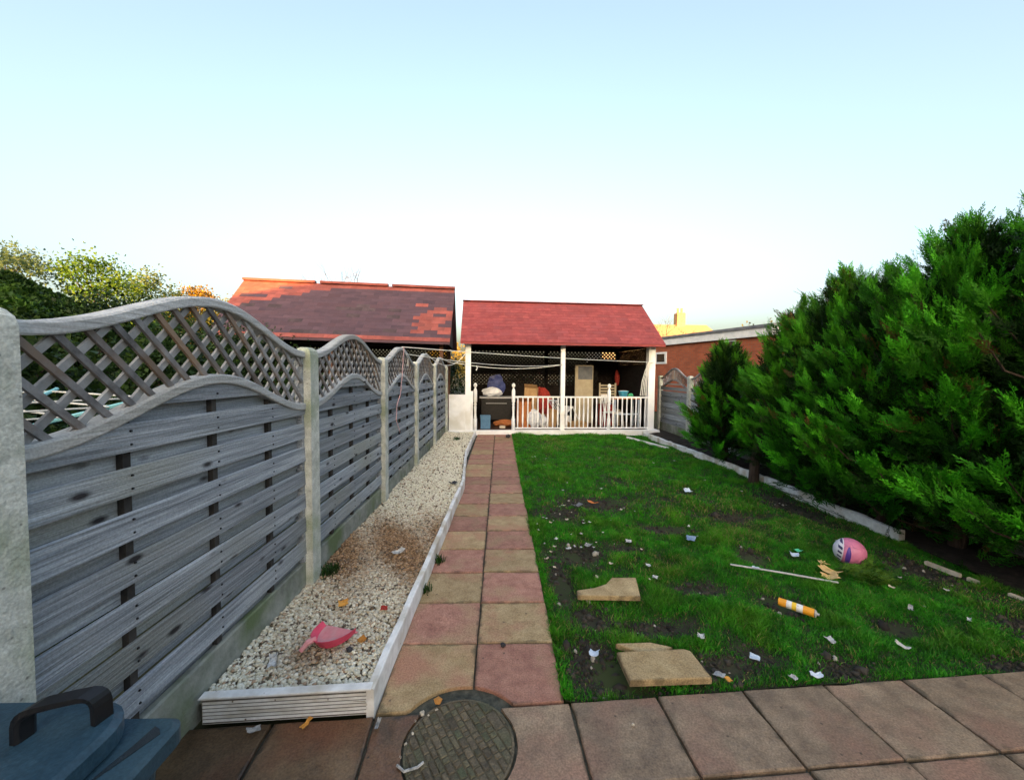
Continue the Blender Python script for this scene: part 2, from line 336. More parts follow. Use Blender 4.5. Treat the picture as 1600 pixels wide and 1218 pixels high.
def np_mesh(name, V, faces_n, mat, tint=None, nper=None):
    """big mesh from numpy: V (N,3), faces_n (M,k) all of the same size k"""
    me = bpy.data.meshes.new(name); V = np.ascontiguousarray(V, np.float32); Fc = np.ascontiguousarray(faces_n, np.int32)
    me.vertices.add(len(V)); me.vertices.foreach_set('co', V.ravel())
    k = Fc.shape[1]; me.loops.add(Fc.size); me.loops.foreach_set('vertex_index', Fc.ravel())
    me.polygons.add(len(Fc)); me.polygons.foreach_set('loop_start', np.arange(0, Fc.size, k, dtype=np.int32))
    me.update(calc_edges=True)
    if tint is not None:
        a = me.attributes.new('tint', 'FLOAT_COLOR', 'POINT'); t = np.ones((len(V), 4), np.float32); t[:, :3] = tint; a.data.foreach_set('color', t.ravel())
    me.materials.append(MATS[mat]); return me

# ------------------------------------------------------------------ ground
gb = B().add([(-400,-300,-.05),(400,-300,-.05),(400,900,-.05),(-400,900,-.05)], [(0,1,2,3)])
tag(gb.build('ground', 'ground_earth'), 'dark earth of the gardens around', kind='structure')

LX0, LX1, LY1 = .335, 3.93, 9.98
def edge_y(x): return 1.795+.0592*(x-.353)          # far edge of the patio
def lumps(x, y): return .012*np.sin(x*3.1+y*1.3)+.010*np.sin(x*7.3-y*4.1+1)+.008*np.sin(y*9.1+x*5.2+2)
MUD = [(.50, 2.9, .12, .5), (.55, 2.1, .2, .22), (1.0, 2.35, .35, .12), (1.5, 2.1, .15, .1), (1.75, 3.9, .4, .2), (2.6, 4.2, .4, .25), (2.9, 2.0, .25, .08), (.62, 1.98, .30, .18), (.72, 3.35, .36, .30), (1.15, 3.42, .2, .14), (.62, 2.45, .22, .2), (1.25, 2.0, .22, .12), (2.0, 2.6, .16, .2), (1.2, 4.7, .7, .3),
       (2.3, 3.35, .18, .22), (3.5, 3.0, .3, .5), (1.9, 1.98, .2, .12), (3.45, 2.3, .3, .25), (.75, 4.3, .3, .3), (2.6, 2.35, .18, .12), (1.5, 2.75, .25, .12), (3.6, 4.6, .25, .8)]
def mud(x, y):
    mm = np.zeros_like(x)
    for cx, cy, ax, ay in MUD: mm = np.maximum(mm, np.exp(-(((x-cx)/ax)**2+((y-cy)/ay)**2)*1.1))
    return mm
nx, ny = 60, 130
gx, gy = np.meshgrid(np.linspace(0, 1, nx), np.linspace(0, 1, ny))
PX = LX0+(LX1+.1-LX0)*gx; PX = np.where(gx > .98, LX1+.04, PX); Y0 = 1.797+.0592*(PX-.353); PY = Y0+(LY1-Y0)*gy
PZ = lumps(PX, PY)-.012-.03*mud(PX, PY)+.002*NR.randn(*PX.shape)
idx = np.arange(nx*ny).reshape(ny, nx)
lawn = link('lawn', np_mesh('lawn', np.stack([PX, PY, PZ], -1).reshape(-1, 3), np.stack([idx[:-1,:-1], idx[:-1,1:], idx[1:,1:], idx[1:,:-1]], -1).reshape(-1, 4), 'lawn_soil'))
tag(lawn, 'dark soil and turf of the littered lawn', kind='structure')

def vnoise(x, y, f, seed):
    """smooth value noise"""
    g = np.random.RandomState(seed).rand(256, 256); X = x*f; Y = y*f; xi = np.floor(X).astype(int); yi = np.floor(Y).astype(int); u = X-xi; v = Y-yi
    u = u*u*(3-2*u); v = v*v*(3-2*v); a = g[xi % 256, yi % 256]; b = g[(xi+1) % 256, yi % 256]; c = g[xi % 256, (yi+1) % 256]; d = g[(xi+1) % 256, (yi+1) % 256]
    return (a*(1-u)+b*u)*(1-v)+(c*(1-u)+d*u)*v
def grass(n, x0, x1, y0f, y1, hgt, wid):
    x = NR.uniform(x0, x1, n); t = NR.uniform(0, 1, n); ye = 1.80+.0592*(x-.353); y0 = np.maximum(ye, y0f); y = y0+(y1-y0)*t
    mm = mud(x, y); n1 = vnoise(x, y, 1.6, 1); n2 = vnoise(x, y, 5., 2); n3 = vnoise(x, y, 14., 3)
    dens = np.clip(.34+1.2*(n2*.5+n3*.5)+.45*(n1-.5), 0, 1)*(1-np.clip((mm*1.5-.28)*(.6+.8*n3), 0, 1))
    keep = NR.uniform(0, 1, n) < dens
    x, y, mm, n1, n2, n3 = (q[keep] for q in (x, y, mm, n1, n2, n3)); n = len(x)
    z = lumps(x, y)-.014-.03*mm
    h = hgt*NR.uniform(.4, 1.2, n)*(.45+1.25*n3*n2*1.5)*(1-.4*mm); a = NR.uniform(0, 2*np.pi, n); lean = NR.uniform(.25, 1.1, n)*h; b = NR.uniform(0, 2*np.pi, n)+2*n3; wd = wid*NR.uniform(.6, 1.3, n)
    dx, dy = np.cos(a)*wd/2, np.sin(a)*wd/2; lx, ly = np.cos(b)*lean, np.sin(b)*lean
    P = np.zeros((n, 5, 3))
    P[:,0] = np.stack([x-dx, y-dy, z], -1); P[:,1] = np.stack([x+dx, y+dy, z], -1)
    P[:,2] = np.stack([x+dx*.8+lx*.35, y+dy*.8+ly*.35, z+h*.6], -1); P[:,3] = np.stack([x-dx*.8+lx*.35, y-dy*.8+ly*.35, z+h*.6], -1)
    P[:,4] = np.stack([x+lx, y+ly, z+h*.95], -1)
    k = (np.arange(n)*5)[:, None]
    tri = np.concatenate([k+np.array([[0,1,2]]), k+np.array([[0,2,3]]), k+np.array([[3,2,4]])])
    g = NR.uniform(0, 1, n)[:, None]; straw = (NR.uniform(0, 1, n) < .03+.20*np.clip((.42-n1)*3, 0, 1)+.12*mm)[:, None]
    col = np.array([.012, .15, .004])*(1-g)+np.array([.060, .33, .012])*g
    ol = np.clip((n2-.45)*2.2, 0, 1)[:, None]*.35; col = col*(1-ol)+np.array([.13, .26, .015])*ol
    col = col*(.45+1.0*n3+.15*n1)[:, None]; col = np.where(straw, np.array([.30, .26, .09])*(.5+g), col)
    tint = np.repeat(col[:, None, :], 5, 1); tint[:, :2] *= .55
    return P.reshape(-1, 3), tri, tint.reshape(-1, 3)
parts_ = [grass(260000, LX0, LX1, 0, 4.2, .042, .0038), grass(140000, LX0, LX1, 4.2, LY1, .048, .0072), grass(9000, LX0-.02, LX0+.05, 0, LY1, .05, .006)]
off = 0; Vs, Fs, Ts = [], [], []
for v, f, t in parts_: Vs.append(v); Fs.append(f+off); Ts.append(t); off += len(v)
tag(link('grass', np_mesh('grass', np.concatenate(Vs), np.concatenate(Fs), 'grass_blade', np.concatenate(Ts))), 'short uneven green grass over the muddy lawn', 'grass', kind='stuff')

ico_v = []
t_ = (1+5**.5)/2
ico_v = np.array([(-1,t_,0),(1,t_,0),(-1,-t_,0),(1,-t_,0),(0,-1,t_),(0,1,t_),(0,-1,-t_),(0,1,-t_),(t_,0,-1),(t_,0,1),(-t_,0,-1),(-t_,0,1)])/1.9
ico_f = np.array([(0,11,5),(0,5,1),(0,1,7),(0,7,10),(0,10,11),(1,5,9),(5,11,4),(11,10,2),(10,7,6),(7,1,8),(3,9,4),(3,4,2),(3,2,6),(3,6,8),(3,8,9),(4,9,5),(2,4,11),(6,2,10),(8,6,7),(9,8,1)])
n_c = 60000; x = NR.uniform(LX0, LX1, n_c); y = 1.82+.0592*(x-.353)+(NR.uniform(0, 1, n_c)**1.5)*4.; mm = mud(x, y)
kp = NR.uniform(0, 1, n_c) < mm*.5-.12; x, y, mm = x[kp], y[kp], mm[kp]; n_c = len(x); sz = NR.gamma(1.6, .0045, n_c)+.003
J = ico_v[None]*(1+NR.uniform(-.35, .35, (n_c, 12, 1)))*sz[:, None, None]*NR.uniform(.5, 1.1, (n_c, 1, 3))
P = J+np.stack([x, y, lumps(x, y)-.012-.03*mm+sz*.2], -1)[:, None]
q = NR.uniform(0, 1, (n_c, 1)); col = np.array([.014, .012, .010])*(1-q)+np.array([.06, .05, .038])*q; col = np.where(NR.uniform(0, 1, (n_c, 1)) > .975, np.array([.35, .33, .29]), col)
tag(link('soil_clods', np_mesh('soil_clods', P.reshape(-1, 3), ((np.arange(n_c)*12)[:, None, None]+ico_f[None]).reshape(-1, 3), 'gravel_stone', np.repeat(col[:, None], 12, 1).reshape(-1, 3))), 'crumbled dark soil in the bare patches of the lawn', 'soil', kind='stuff')
# ------------------------------------------------------------------ path and patio slabs
MHX, MHY, MHR = -.16, 1.585, .246
def cut_circle(poly, cx, cy, r):
    """polygon minus a disc (single remaining piece)"""
    D = []
    for i in range(len(poly)):
        a = poly[i]; b = poly[(i+1) % len(poly)]; n = max(2, int(math.hypot(b[0]-a[0], b[1]-a[1])/.012))
        D += [(a[0]+(b[0]-a[0])*k/n, a[1]+(b[1]-a[1])*k/n, k == 0) for k in range(n)]
    ins = [math.hypot(p[0]-cx, p[1]-cy) < r for p in D]
    if not any(ins): return poly
    n = len(D); st = next(i for i in range(n) if ins[i-1] and not ins[i])
    run = []
    for k in range(n):
        i = (st+k) % n
        if ins[i]: break
        run.append(D[i])
    out = [p[:2] for j, p in enumerate(run) if p[2] or j in (0, len(run)-1)]
    a1 = math.atan2(run[-1][1]-cy, run[-1][0]-cx); a0 = math.atan2(run[0][1]-cy, run[0][0]-cx)
    dlt = (a0-a1) % (2*math.pi)
    mx = (cx+r*math.cos(a1+dlt/2), cy+r*math.sin(a1+dlt/2))
    xs = [p[0] for p in poly]; ys = [p[1] for p in poly]
    if not (min(xs) <= mx[0] <= max(xs) and min(ys) <= mx[1] <= max(ys)): dlt -= 2*math.pi
    N = 14
    return out+[(cx+r*math.cos(a1+dlt*k/N), cy+r*math.sin(a1+dlt*k/N)) for k in range(1, N)]
path = link('path', B().box((-.60, 1.74, -.045), (.325, 9.98, -.020)).mesh('path', 'mortar')); tag(path, 'narrow paved path of buff and pink slabs', kind='structure')
JX, SLW, SLL = -.1211, .45, .405
def slab(poly, mat, parent, ztop=0., tilt=.004):
    cx = sum(p[0] for p in poly)/len(poly); cy = sum(p[1] for p in poly)/len(poly)
    if len(poly) == 4:
        q = []
        for i in range(4):
            a, b = poly[i], poly[(i+1) % 4]; q.append(a)
            for k in (.22, .48, .77):
                d = R.gauss(0, .0016)+(.006 if R.random() < .04 else 0); nx_, ny_ = -(b[1]-a[1]), b[0]-a[0]; l = math.hypot(nx_, ny_); q.append((a[0]+(b[0]-a[0])*k+nx_/l*d, a[1]+(b[1]-a[1])*k+ny_/l*d))
        poly = q
    me = B().prism([(x-cx, y-cy) for x, y in poly], -.035, 0, .005).mesh('slab', mat)
    return link('slab', me, parent, (cx, cy, ztop+R.uniform(-.002, .002)), (R.gauss(0, tilt), R.gauss(0, tilt), R.gauss(0, tilt*.6)))
for k in range(21):
    for c in range(2):
        x0 = JX-SLW+.004 if c == 0 else JX+.004; x1 = JX-.004 if c == 0 else JX+SLW-.003
        y0 = 1.802+k*SLL+.004; y1 = 1.802+(k+1)*SLL-.004
        y0a, y0b = (edge_y(x0)+.008, edge_y(x1)+.008) if k == 0 else (y0, y0)
        if k == 20: y1 = 9.97
        poly = [(x0, y0a), (x1, y0b), (x1, y1), (x0, y1)]
        if k == 0: poly = cut_circle(poly, MHX, MHY, .312)
        pink = (k+c) % 2 == 1
        if k > 7: pink = R.random() < .88
        slab(poly, 'slab_pink' if pink else 'slab_buff', path, 0, .006)
patio = link('patio', B().prism([(-1.40, -2.6), (7, -2.6), (7, edge_y(7)-.01), (-1.40, edge_y(-1.40)-.01)], -.045, -.020).mesh('patio', 'mortar')); tag(patio, 'brown stone slab patio in the foreground', kind='structure')
cols = [-1.40, -1.02, -.571, -.1211, .353, .793, 1.245, 1.69, 2.14, 2.62, 3.08, 3.53, 3.98, 4.43, 4.9, 5.4, 5.9, 6.4, 6.9]
def pp(x, d):    # point on patio: x along the edge, d back from it
    return (x+.0592*d, edge_y(x)-d)
for i in range(len(cols)-1):
    d = 0.
    for j, dep in enumerate((.395, .43, .43, .43, .43, .43, .43, .43, .43)):
        g = .006
        poly = [pp(cols[i]+g, d+dep-g), pp(cols[i+1]-g, d+dep-g), pp(cols[i+1]-g, d+g), pp(cols[i]+g, d+g)]
        poly2 = cut_circle(poly, MHX, MHY, MHR+.004)
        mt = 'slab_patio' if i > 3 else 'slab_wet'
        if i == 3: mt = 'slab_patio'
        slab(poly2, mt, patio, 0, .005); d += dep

# round inspection cover with a stamped stone pattern
cov = thing('manhole_cover', 'round stone-patterned drain cover set in the patio before the path', 'manhole cover', (MHX, MHY, 0))
cir = lambda r, n=40: [(r*math.cos(2*math.pi*k/n), r*math.sin(2*math.pi*k/n)) for k in range(n)]
B().prism(cir(.33), -.06, -.019).build('surround', 'mortar', cov)
B().prism(cir(.235), -.05, -.006).build('disc', 'cover_joint', cov)
def clip_disc(poly, r):
    for k in range(28):
        th = 2*math.pi*k/28; nx_, ny_ = math.cos(th), math.sin(th); out = []
        for i in range(len(poly)):
            a = poly[i]; b = poly[(i+1) % len(poly)]; da = a[0]*nx_+a[1]*ny_-r; db = b[0]*nx_+b[1]*ny_-r
            if da <= 0: out.append(a)
            if da*db < 0: t = da/(da-db); out.append((a[0]+(b[0]-a[0])*t, a[1]+(b[1]-a[1])*t))
        poly = out
        if len(poly) < 3: return None
    return poly
rim = B()
for k in range(40):
    a0 = 2*math.pi*k/40; a1 = 2*math.pi*(k+1)/40; P = lambda r, a: (r*math.cos(a), r*math.sin(a))
    rim.prism([P(.226, a0), P(.236, a0), P(.236, a1), P(.226, a1)], -.03, -.003)
rim.build('rim', 'cover_stone', cov)
rr = math.radians(-32); v = -.26; row = 0
while v < .26:
    hh = R.choice((.026, .03, .05, .034)); u = -.26-R.uniform(0, .03)
    while u < .26:
        ww = R.choice((.028, .034, .05, .07)) if hh < .04 else R.choice((.05, .08, .1)); q = .0028
        rect = [(u+q, v+q), (u+ww-q, v+q), (u+ww-q, v+hh-q), (u+q, v+hh-q)]
        # stones run along the diagonal of the disc
        rect = [(x*math.sin(-rr)+y*math.cos(rr), -x*math.cos(rr)+y*math.sin(-rr)) for x, y in rect]
        a = sum(rect[i][0]*rect[(i+1) % 4][1]-rect[(i+1) % 4][0]*rect[i][1] for i in range(4))
        if a < 0: rect = rect[::-1]
        pl = clip_disc(rect, .2245)
        if pl and len(pl) >= 3:
            B().prism(pl, -.012, -.002+R.uniform(-.002, .0015), .003).build('cobble', 'cover_stone', cov)
        u += ww
    v += hh; row += 1

# ------------------------------------------------------------------ left fence
FX = -1.365          # front plane of the panels
PITCHY = 1.735; POST0 = 1.04
def wave(s): return .5-.5*math.cos(2*math.pi*s)
def fence_panel(y0, y1, label, far):
    Ln = y1-y0; P = thing('trellis_fence', label, 'fence', (FX, y0, 0), 0, 'panels of the left garden fence')
    zt = lambda y: 1.735+.205*wave(y/Ln)       # top of upper rail
    zl = lambda y: 1.375+.205*wave(y/Ln)       # top of lower rail
    def rail(name, zf, hgt, x0, x1):
        N = 28; V = []; F = []
        for k in range(N+1):
            y = Ln*k/N; z = zf(y)
            V += [(x0, y, z-hgt), (x1-.004, y, z-hgt), (x1, y, z-hgt+.006), (x1, y, z-.008), (x1-.008, y, z), (x0, y, z)]
        for k in range(N):
            for j in range(6):
                i = (j+1) % 6; F.append((k*6+j, k*6+i, (k+1)*6+i, (k+1)*6+j))
        F += [(5,4,3,2,1,0), tuple(N*6+j for j in range(6))]
        return part(name, V, F, 'fence_rail', P)
    rail('top_rail', zt, .044, -.055, .012); rail('lower_rail', zl, .046, -.055, .012)
    for s in (0, 1):
        y = 0 if s == 0 else Ln-.03
        B().box((-.05, y, .25), (-.004, y+.03, 1.73)).build('stile', 'fence_board', P)
    # lattice: front layer falls towards the far end, back layer rises
    sp = .116
    for layer in (0, 1):
        c = -.5
        while c < Ln+.5:
            # z = 1.38 + t, y = c +- t
            ts = [t*.01 for t in range(0, 58)]; ok = []
            for t in ts:
                y = c-t+.28 if layer == 0 else c+t-.28
                z = 1.36+t
                if .012 < y < Ln-.012 and zl(y)-.03 < z < zt(y)-.02: ok.append((y, z))
                elif ok: break
            if len(ok) > 4:
                x = (-.008 if layer == 0 else -.022)+R.uniform(-.001, .001)
                mt = 'lattice_wood' if layer == 0 else 'lattice_wood_pale'
                p = Vector((x, *ok[0])); q = Vector((x, *ok[-1])); md = (p+q)/2
                o = B().bar(p-md, q-md, .012, .022 if layer == 0 else .024, (0, .7, .7) if layer == 0 else (0, -.7, .7)).build('lattice_slat', mt, P)
                o.location = md
            c += sp+R.uniform(-.004, .004)
    def board(z0, z1, x, th, tw):
        ys = [y for y in [Ln*k/24 for k in range(25)] if zl(y)-.02 > z0+.012]
        if not ys: return
        ya, yb = ys[0], ys[-1]; N = 1 if zl(ya)-.01 > z1 and zl(yb)-.01 > z1 else 12
        V = []; F = []; zc = (z0+z1)/2; bow = R.uniform(-.004, .004)
        for k in range(N+1):
            y = ya+(yb-ya)*k/N; t = min(z1, zl(y)-.012)
            V += [(x-th, y-Ln/2, z0-zc), (x+tw, y-Ln/2, z0-zc), (x+tw, y-Ln/2, z0+.004-zc), (x, y-Ln/2, t-.003-zc), (x-.004, y-Ln/2, t-zc), (x-th, y-Ln/2, t-zc)]
        for k in range(N):
            for j in range(6):
                i = (j+1) % 6; F.append((k*6+j, k*6+i, (k+1)*6+i, (k+1)*6+j))
        F += [(5,4,3,2,1,0), tuple(N*6+j for j in range(6))]
        o = part('board', V, F, 'fence_board', P); o.location = (bow*.3, Ln/2, zc); o.rotation_euler = (R.gauss(0, .0014), 0, 0)
    for k in range(8):
        top = 1.565-.1655*k
        board(top-.104, top, -.001, .014, .004)
        board(top-.1655-.012, top-.098+.016, -.042, .012, 0)
    nl = B()
    for k in range(8):
        for fr in (.22, .49, .765):
            top = 1.565-.1655*k; y = Ln*fr
            if zl(y)-.03 < top-.02: continue
            for dz in (-.028, -.078): nl.add([(.006, y+.004*math.cos(a), top+dz+.004*math.sin(a)) for a in [2*math.pi*q/6 for q in range(6)]]+[(.001, y+.005*math.cos(a), top+dz+.005*math.sin(a)) for a in [2*math.pi*q/6 for q in range(6)]], [(0, 1, 2, 3, 4, 5)]+[(q, q+6, (q+1) % 6+6, (q+1) % 6) for q in range(6)])
    tag(nl.build('nails', 'black_plastic', P), kind='stuff')
    for fr in (.22, .49, .765):
        B().box((-.041, Ln*fr-.015, .25), (-.016, Ln*fr+.015, zl(Ln*fr)-.03)).build('batten', 'batten_wood', P)
    B().cbox((-.045, .0, -.02), (-.005, Ln, .245), .008).build('gravel_board', 'concrete_dark', P)
names = ['nearest wavy-topped grey fence panel, beside the bin', 'second wavy grey fence panel, beside the brown patch of gravel',
         'third wavy grey fence panel, hung with pink string', 'fourth wavy grey fence panel from the bin, clothes line on its crest',
         'farthest wavy grey fence panel, ending at the white panel']
fence_panel(POST0-PITCHY+.055, POST0-.055, 'fence panel running back past the bin, nearer than the nearest post', 0)
for k in range(5): fence_panel(POST0+PITCHY*k+.055, POST0+PITCHY*(k+1)-.055, names[k], k)
pn = ['nearest concrete fence post with rounded top, behind the bin', 'concrete fence post between the first and second panels', 'concrete fence post between the second and third panels',
      'concrete fence post between the third and fourth panels', 'concrete fence post between the fourth and fifth panels', 'last thin concrete fence post beside the white panel']
def fence_post(x, y, h, label, grp, mat='concrete_post'):
    p = B(); a, b = .055, .06
    prof = [(0, 0), (0, h-.05), (.006, h-.025), (.02, h-.008), (.035, h)]
    V = []; F = []
    for ins, z in prof:
        V += [(-a+ins, -b+ins*.5, z), (a-ins, -b+ins*.5, z), (a-ins, b-ins*.5, z), (-a+ins, b-ins*.5, z)]
    for i in range(len(prof)-1):
        for k in range(4):
            j = (k+1) % 4; F.append((i*4+k, i*4+j, i*4+4+j, i*4+4+k))
    F += [(3,2,1,0), tuple((len(prof)-1)*4+k for k in range(4))]
    o = link('fence_post', mesh('fence_post', V, F, mat), None, (x, y, -.03)); return tag(o, label, 'fence post', grp)
for k in range(6): fence_post(-1.375, POST0+PITCHY*k, 1.795, pn[k], 'concrete posts of the left fence')

# ------------------------------------------------------------------ gravel bed
EDG = [(-.592, 1.74), (-.495, 5.22), (-.635, 7.25), (-.62, 9.7)]
def edge_x(y):
    for (xa, ya), (xb, yb) in zip(EDG, EDG[1:]):
        if y <= yb: return xa+(xb-xa)*(y-ya)/(yb-ya)
    return EDG[-1][0]
ys = np.linspace(1.735, 9.72, 60); V = []; F = []
for y in ys: V += [(-1.372, y, .07), (edge_x(y)-.02, y, .07)]
F = [(2*k, 2*k+1, 2*k+3, 2*k+2) for k in range(59)]
tag(part('gravel_bed', V, F, 'gravel_base'), 'raised gravel bed along the left fence', kind='structure')
ico_v = []; 
t_ = (1+5**.5)/2
ico_v = np.array([(-1,t_,0),(1,t_,0),(-1,-t_,0),(1,-t_,0),(0,-1,t_),(0,1,t_),(0,-1,-t_),(0,1,-t_),(t_,0,-1),(t_,0,1),(-t_,0,-1),(-t_,0,1)])/1.9
ico_f = np.array([(0,11,5),(0,5,1),(0,1,7),(0,7,10),(0,10,11),(1,5,9),(5,11,4),(11,10,2),(10,7,6),(7,1,8),(3,9,4),(3,4,2),(3,2,6),(3,6,8),(3,8,9),(4,9,5),(2,4,11),(6,2,10),(8,6,7),(9,8,1)])
def stones(n, y0, y1, s0, s1):
    y = NR.uniform(y0, y1, n); ex = np.array([edge_x(q) for q in y]); x = -1.365+(ex-.03+1.365)*NR.uniform(0, 1, n)
    sz = NR.uniform(s0, s1, n); z = .074+NR.uniform(0, .012, n)+.008*np.sin(x*9+y*4)
    brown = np.exp(-((y-3.3)/.75)**2*1.2)*(.55+.45*np.sin(x*6+y*3)**2)+.5*np.exp(-(((x+1.0)/.18)**2+((y-2.0)/.13)**2))+.3*np.exp(-((y-2.3)/.25)**2)*NR.uniform(0, 1, n)
    brown = np.clip(brown*1.5+NR.uniform(-.3, .2, n), 0, 1)
    q = NR.uniform(0, 1, (n, 1))
    pale = np.array([.60, .57, .43])*(1-q)+np.array([.86, .84, .72])*q
    q2 = NR.uniform(0, 1, (n, 1)); q3 = NR.uniform(0, 1, n)
    br = np.array([.11, .06, .03])*(1-q2)+np.array([.42, .27, .15])*q2
    col = pale*(1-brown[:, None])+br*brown[:, None]
    col = np.where((q3 < .07)[:, None], np.array([.13, .10, .075]), col); col = np.where((q3 > .93)[:, None], np.array([.42, .30, .20]), col)
    ang = NR.uniform(0, 2*np.pi, n); c, s = np.cos(ang), np.sin(ang)
    J = ico_v[None]*(1+NR.uniform(-.25, .25, (n, 12, 1))); J = J*np.stack([sz*.5, sz*NR.uniform(.3, .5, n), sz*NR.uniform(.25, .4, n)], -1)[:, None, :]
    tl = NR.uniform(-.6, .6, n)[:, None]; J = np.stack([J[..., 0], J[..., 1]*np.cos(tl)-J[..., 2]*np.sin(tl), J[..., 1]*np.sin(tl)+J[..., 2]*np.cos(tl)], -1)
    P = np.stack([J[..., 0]*c[:, None]-J[..., 1]*s[:, None]+x[:, None], J[..., 0]*s[:, None]+J[..., 1]*c[:, None]+y[:, None], J[..., 2]+z[:, None]], -1)
    f = (np.arange(n)*12)[:, None, None]+ico_f[None]
    return P.reshape(-1, 3), f.reshape(-1, 3), np.repeat(col[:, None, :], 12, 1).reshape(-1, 3)
ps = [stones(13000, 1.77, 3.6, .014, .029), stones(9000, 3.4, 5.6, .018, .034), stones(9000, 5.4, 9.7, .024, .042)]
off = 0; Vs, Fs, Ts = [], [], []
for v_, f_, t in ps: Vs.append(v_); Fs.append(f_+off); Ts.append(t); off += len(v_)
tag(link('gravel', np_mesh('gravel', np.concatenate(Vs), np.concatenate(Fs), 'gravel_stone', np.concatenate(Ts))), 'cream gravel with a brown dirty patch beside the fence', 'gravel', kind='stuff')

# white timber edging of the gravel bed
o = thing('edging_board', 'white grooved decking board closing the near end of the gravel', 'edging board', (-1.33, 1.705, 0), math.atan2(.04, .745), 'white edging of the gravel bed')
B().cbox((0, 0, 0), (.735, .024, .122), .004).build('board', 'white_edging', o)
for k in range(6): B().box((.004, -.0035, .012+k*.0165), (.731, -.0005, .012+k*.0165+.0105)).build('ridge', 'white_edging', o)
B().box((.002, -.0012, .004), (.733, -.0004, .112)).build('groove_backing', 'groove_dark', o)  # dark sheet lining the grooves between the ridges
B().cbox((-.01, -.01, .122), (.742, .034, .130), .003).build('cap', 'white_edging', o)
lab = ['long near white edging board between the gravel and path', 'middle white edging board, bent away at the gravel bulge', 'farthest white edging board running up to the gazebo']
for k in range(3):
    (xa, ya), (xb, yb) = EDG[k], EDG[k+1]; Ln = math.hypot(xb-xa, yb-ya)
    me = B(); N = 14
    h = [.128, .12, .11][k]; V = []; F = []
    for i in range(N+1):
        t = Ln*i/N; wob = R.uniform(-.004, .004); zz = h+R.uniform(-.003, .003)
        V += [(wob-.018, t, -.02), (wob+.018, t, -.02), (wob+.018, t, zz-.006), (wob+.012, t, zz), (wob-.018, t, zz)]
    for i in range(N):
        for j in range(5):
            jj = (j+1) % 5; F.append((i*5+j, i*5+jj, i*5+5+jj, i*5+5+j))
    F += [(4,3,2,1,0), tuple(N*5+j for j in range(5))]
    o = link('edging_board', mesh('edging_board', V, F, 'white_edging'), None, (xa, ya+(.012 if k else .0), 0), (0, 0, -math.atan2(xb-xa, yb-ya)))
    tag(o, lab[k], 'edging board', 'white edging of the gravel bed')

# ------------------------------------------------------------------ right bed: white kerb, soil, fence
V = []; F = []
for k in range(40):
    y = 1.9+k*.24; V += [(3.9, y, .0+.01*R.random()), (4.25, y+R.uniform(-.05, .05), .035+R.uniform(-.02, .02)), (4.7, y, .03), ]
for k in range(39):
    for j in range(2): F.append((k*3+j, k*3+j+1, k*3+3+j+1, k*3+3+j))
tag(part('soil_bed', V, F, 'bed_soil'), 'dark soil bed under the conifers', kind='structure')
kerb = [((3.93, 3.55), (3.955, 5.5), 'near white-painted kerb length beneath the conifers'), ((3.945, 5.53), (3.85, 7.7), 'middle white-painted kerb length, behind the leaning trunk'), ((3.85, 7.72), (3.75, 9.85), 'far white-painted kerb length reaching the gazebo')]
for (xa, ya), (xb, yb), lb in kerb:
    Ln = math.hypot(xb-xa, yb-ya); N = 18; V = []; F = []
    for i in range(N+1):
        t = Ln*i/N; h = .105+R.uniform(-.012, .008); q = R.uniform(-.004, .004)
        V += [(-.03+q, t, -.04), (.03, t, -.04), (.028, t, h-.004), (-.012+q, t, h), (-.03+q, t, h-.012)]
    for i in range(N):
        for j in range(5):
            jj = (j+1) % 5; F.append((i*5+j, i*5+5+j, i*5+5+jj, i*5+jj)[::-1])
    F += [(4,3,2,1,0), tuple(N*5+j for j in range(5))]
    o = link('kerb', mesh('kerb', V, F, 'white_edging'), None, (xa, ya, 0), (0, 0, -math.atan2(xb-xa, yb-ya))); tag(o, lb, 'kerb', 'white kerb of the right bed')
def plank(a, b, wd, h, mat, name, label, cat, grp=None):
    a = Vector((*a, 0)); b = Vector((*b, 0)); Ln = (b-a).length
    me = B().cbox((-wd/2, 0, -.02), (wd/2, Ln, h), .004).mesh(name, mat)
    o = link(name, me, None, a, (0, 0, -math.atan2(b.x-a.x, b.y-a.y))); return tag(o, label, cat, grp)
plank((3.70, 3.14), (3.74, 2.92), .03, .012, 'stone_pale', 'edging_strip', 'pale strip of worn edging showing past the end of the kerb', 'edging', 'worn edging in the grass')
plank((3.75, 2.88), (3.77, 2.81), .026, .010, 'stone_pale', 'edging_strip', 'middle short pale edging stub in the right-hand grass', 'edging', 'worn edging in the grass')
plank((3.79, 2.66), (3.82, 2.5), .026, .010, 'stone_pale', 'edging_strip', 'pale edging stub at the right edge of the picture', 'edging', 'worn edging in the grass')
plank((3.20, 9.45), (3.62, 8.05), .05, .04, 'white_edging', 'timber_batten', 'thin white batten lying in the grass before the far kerb', 'batten')

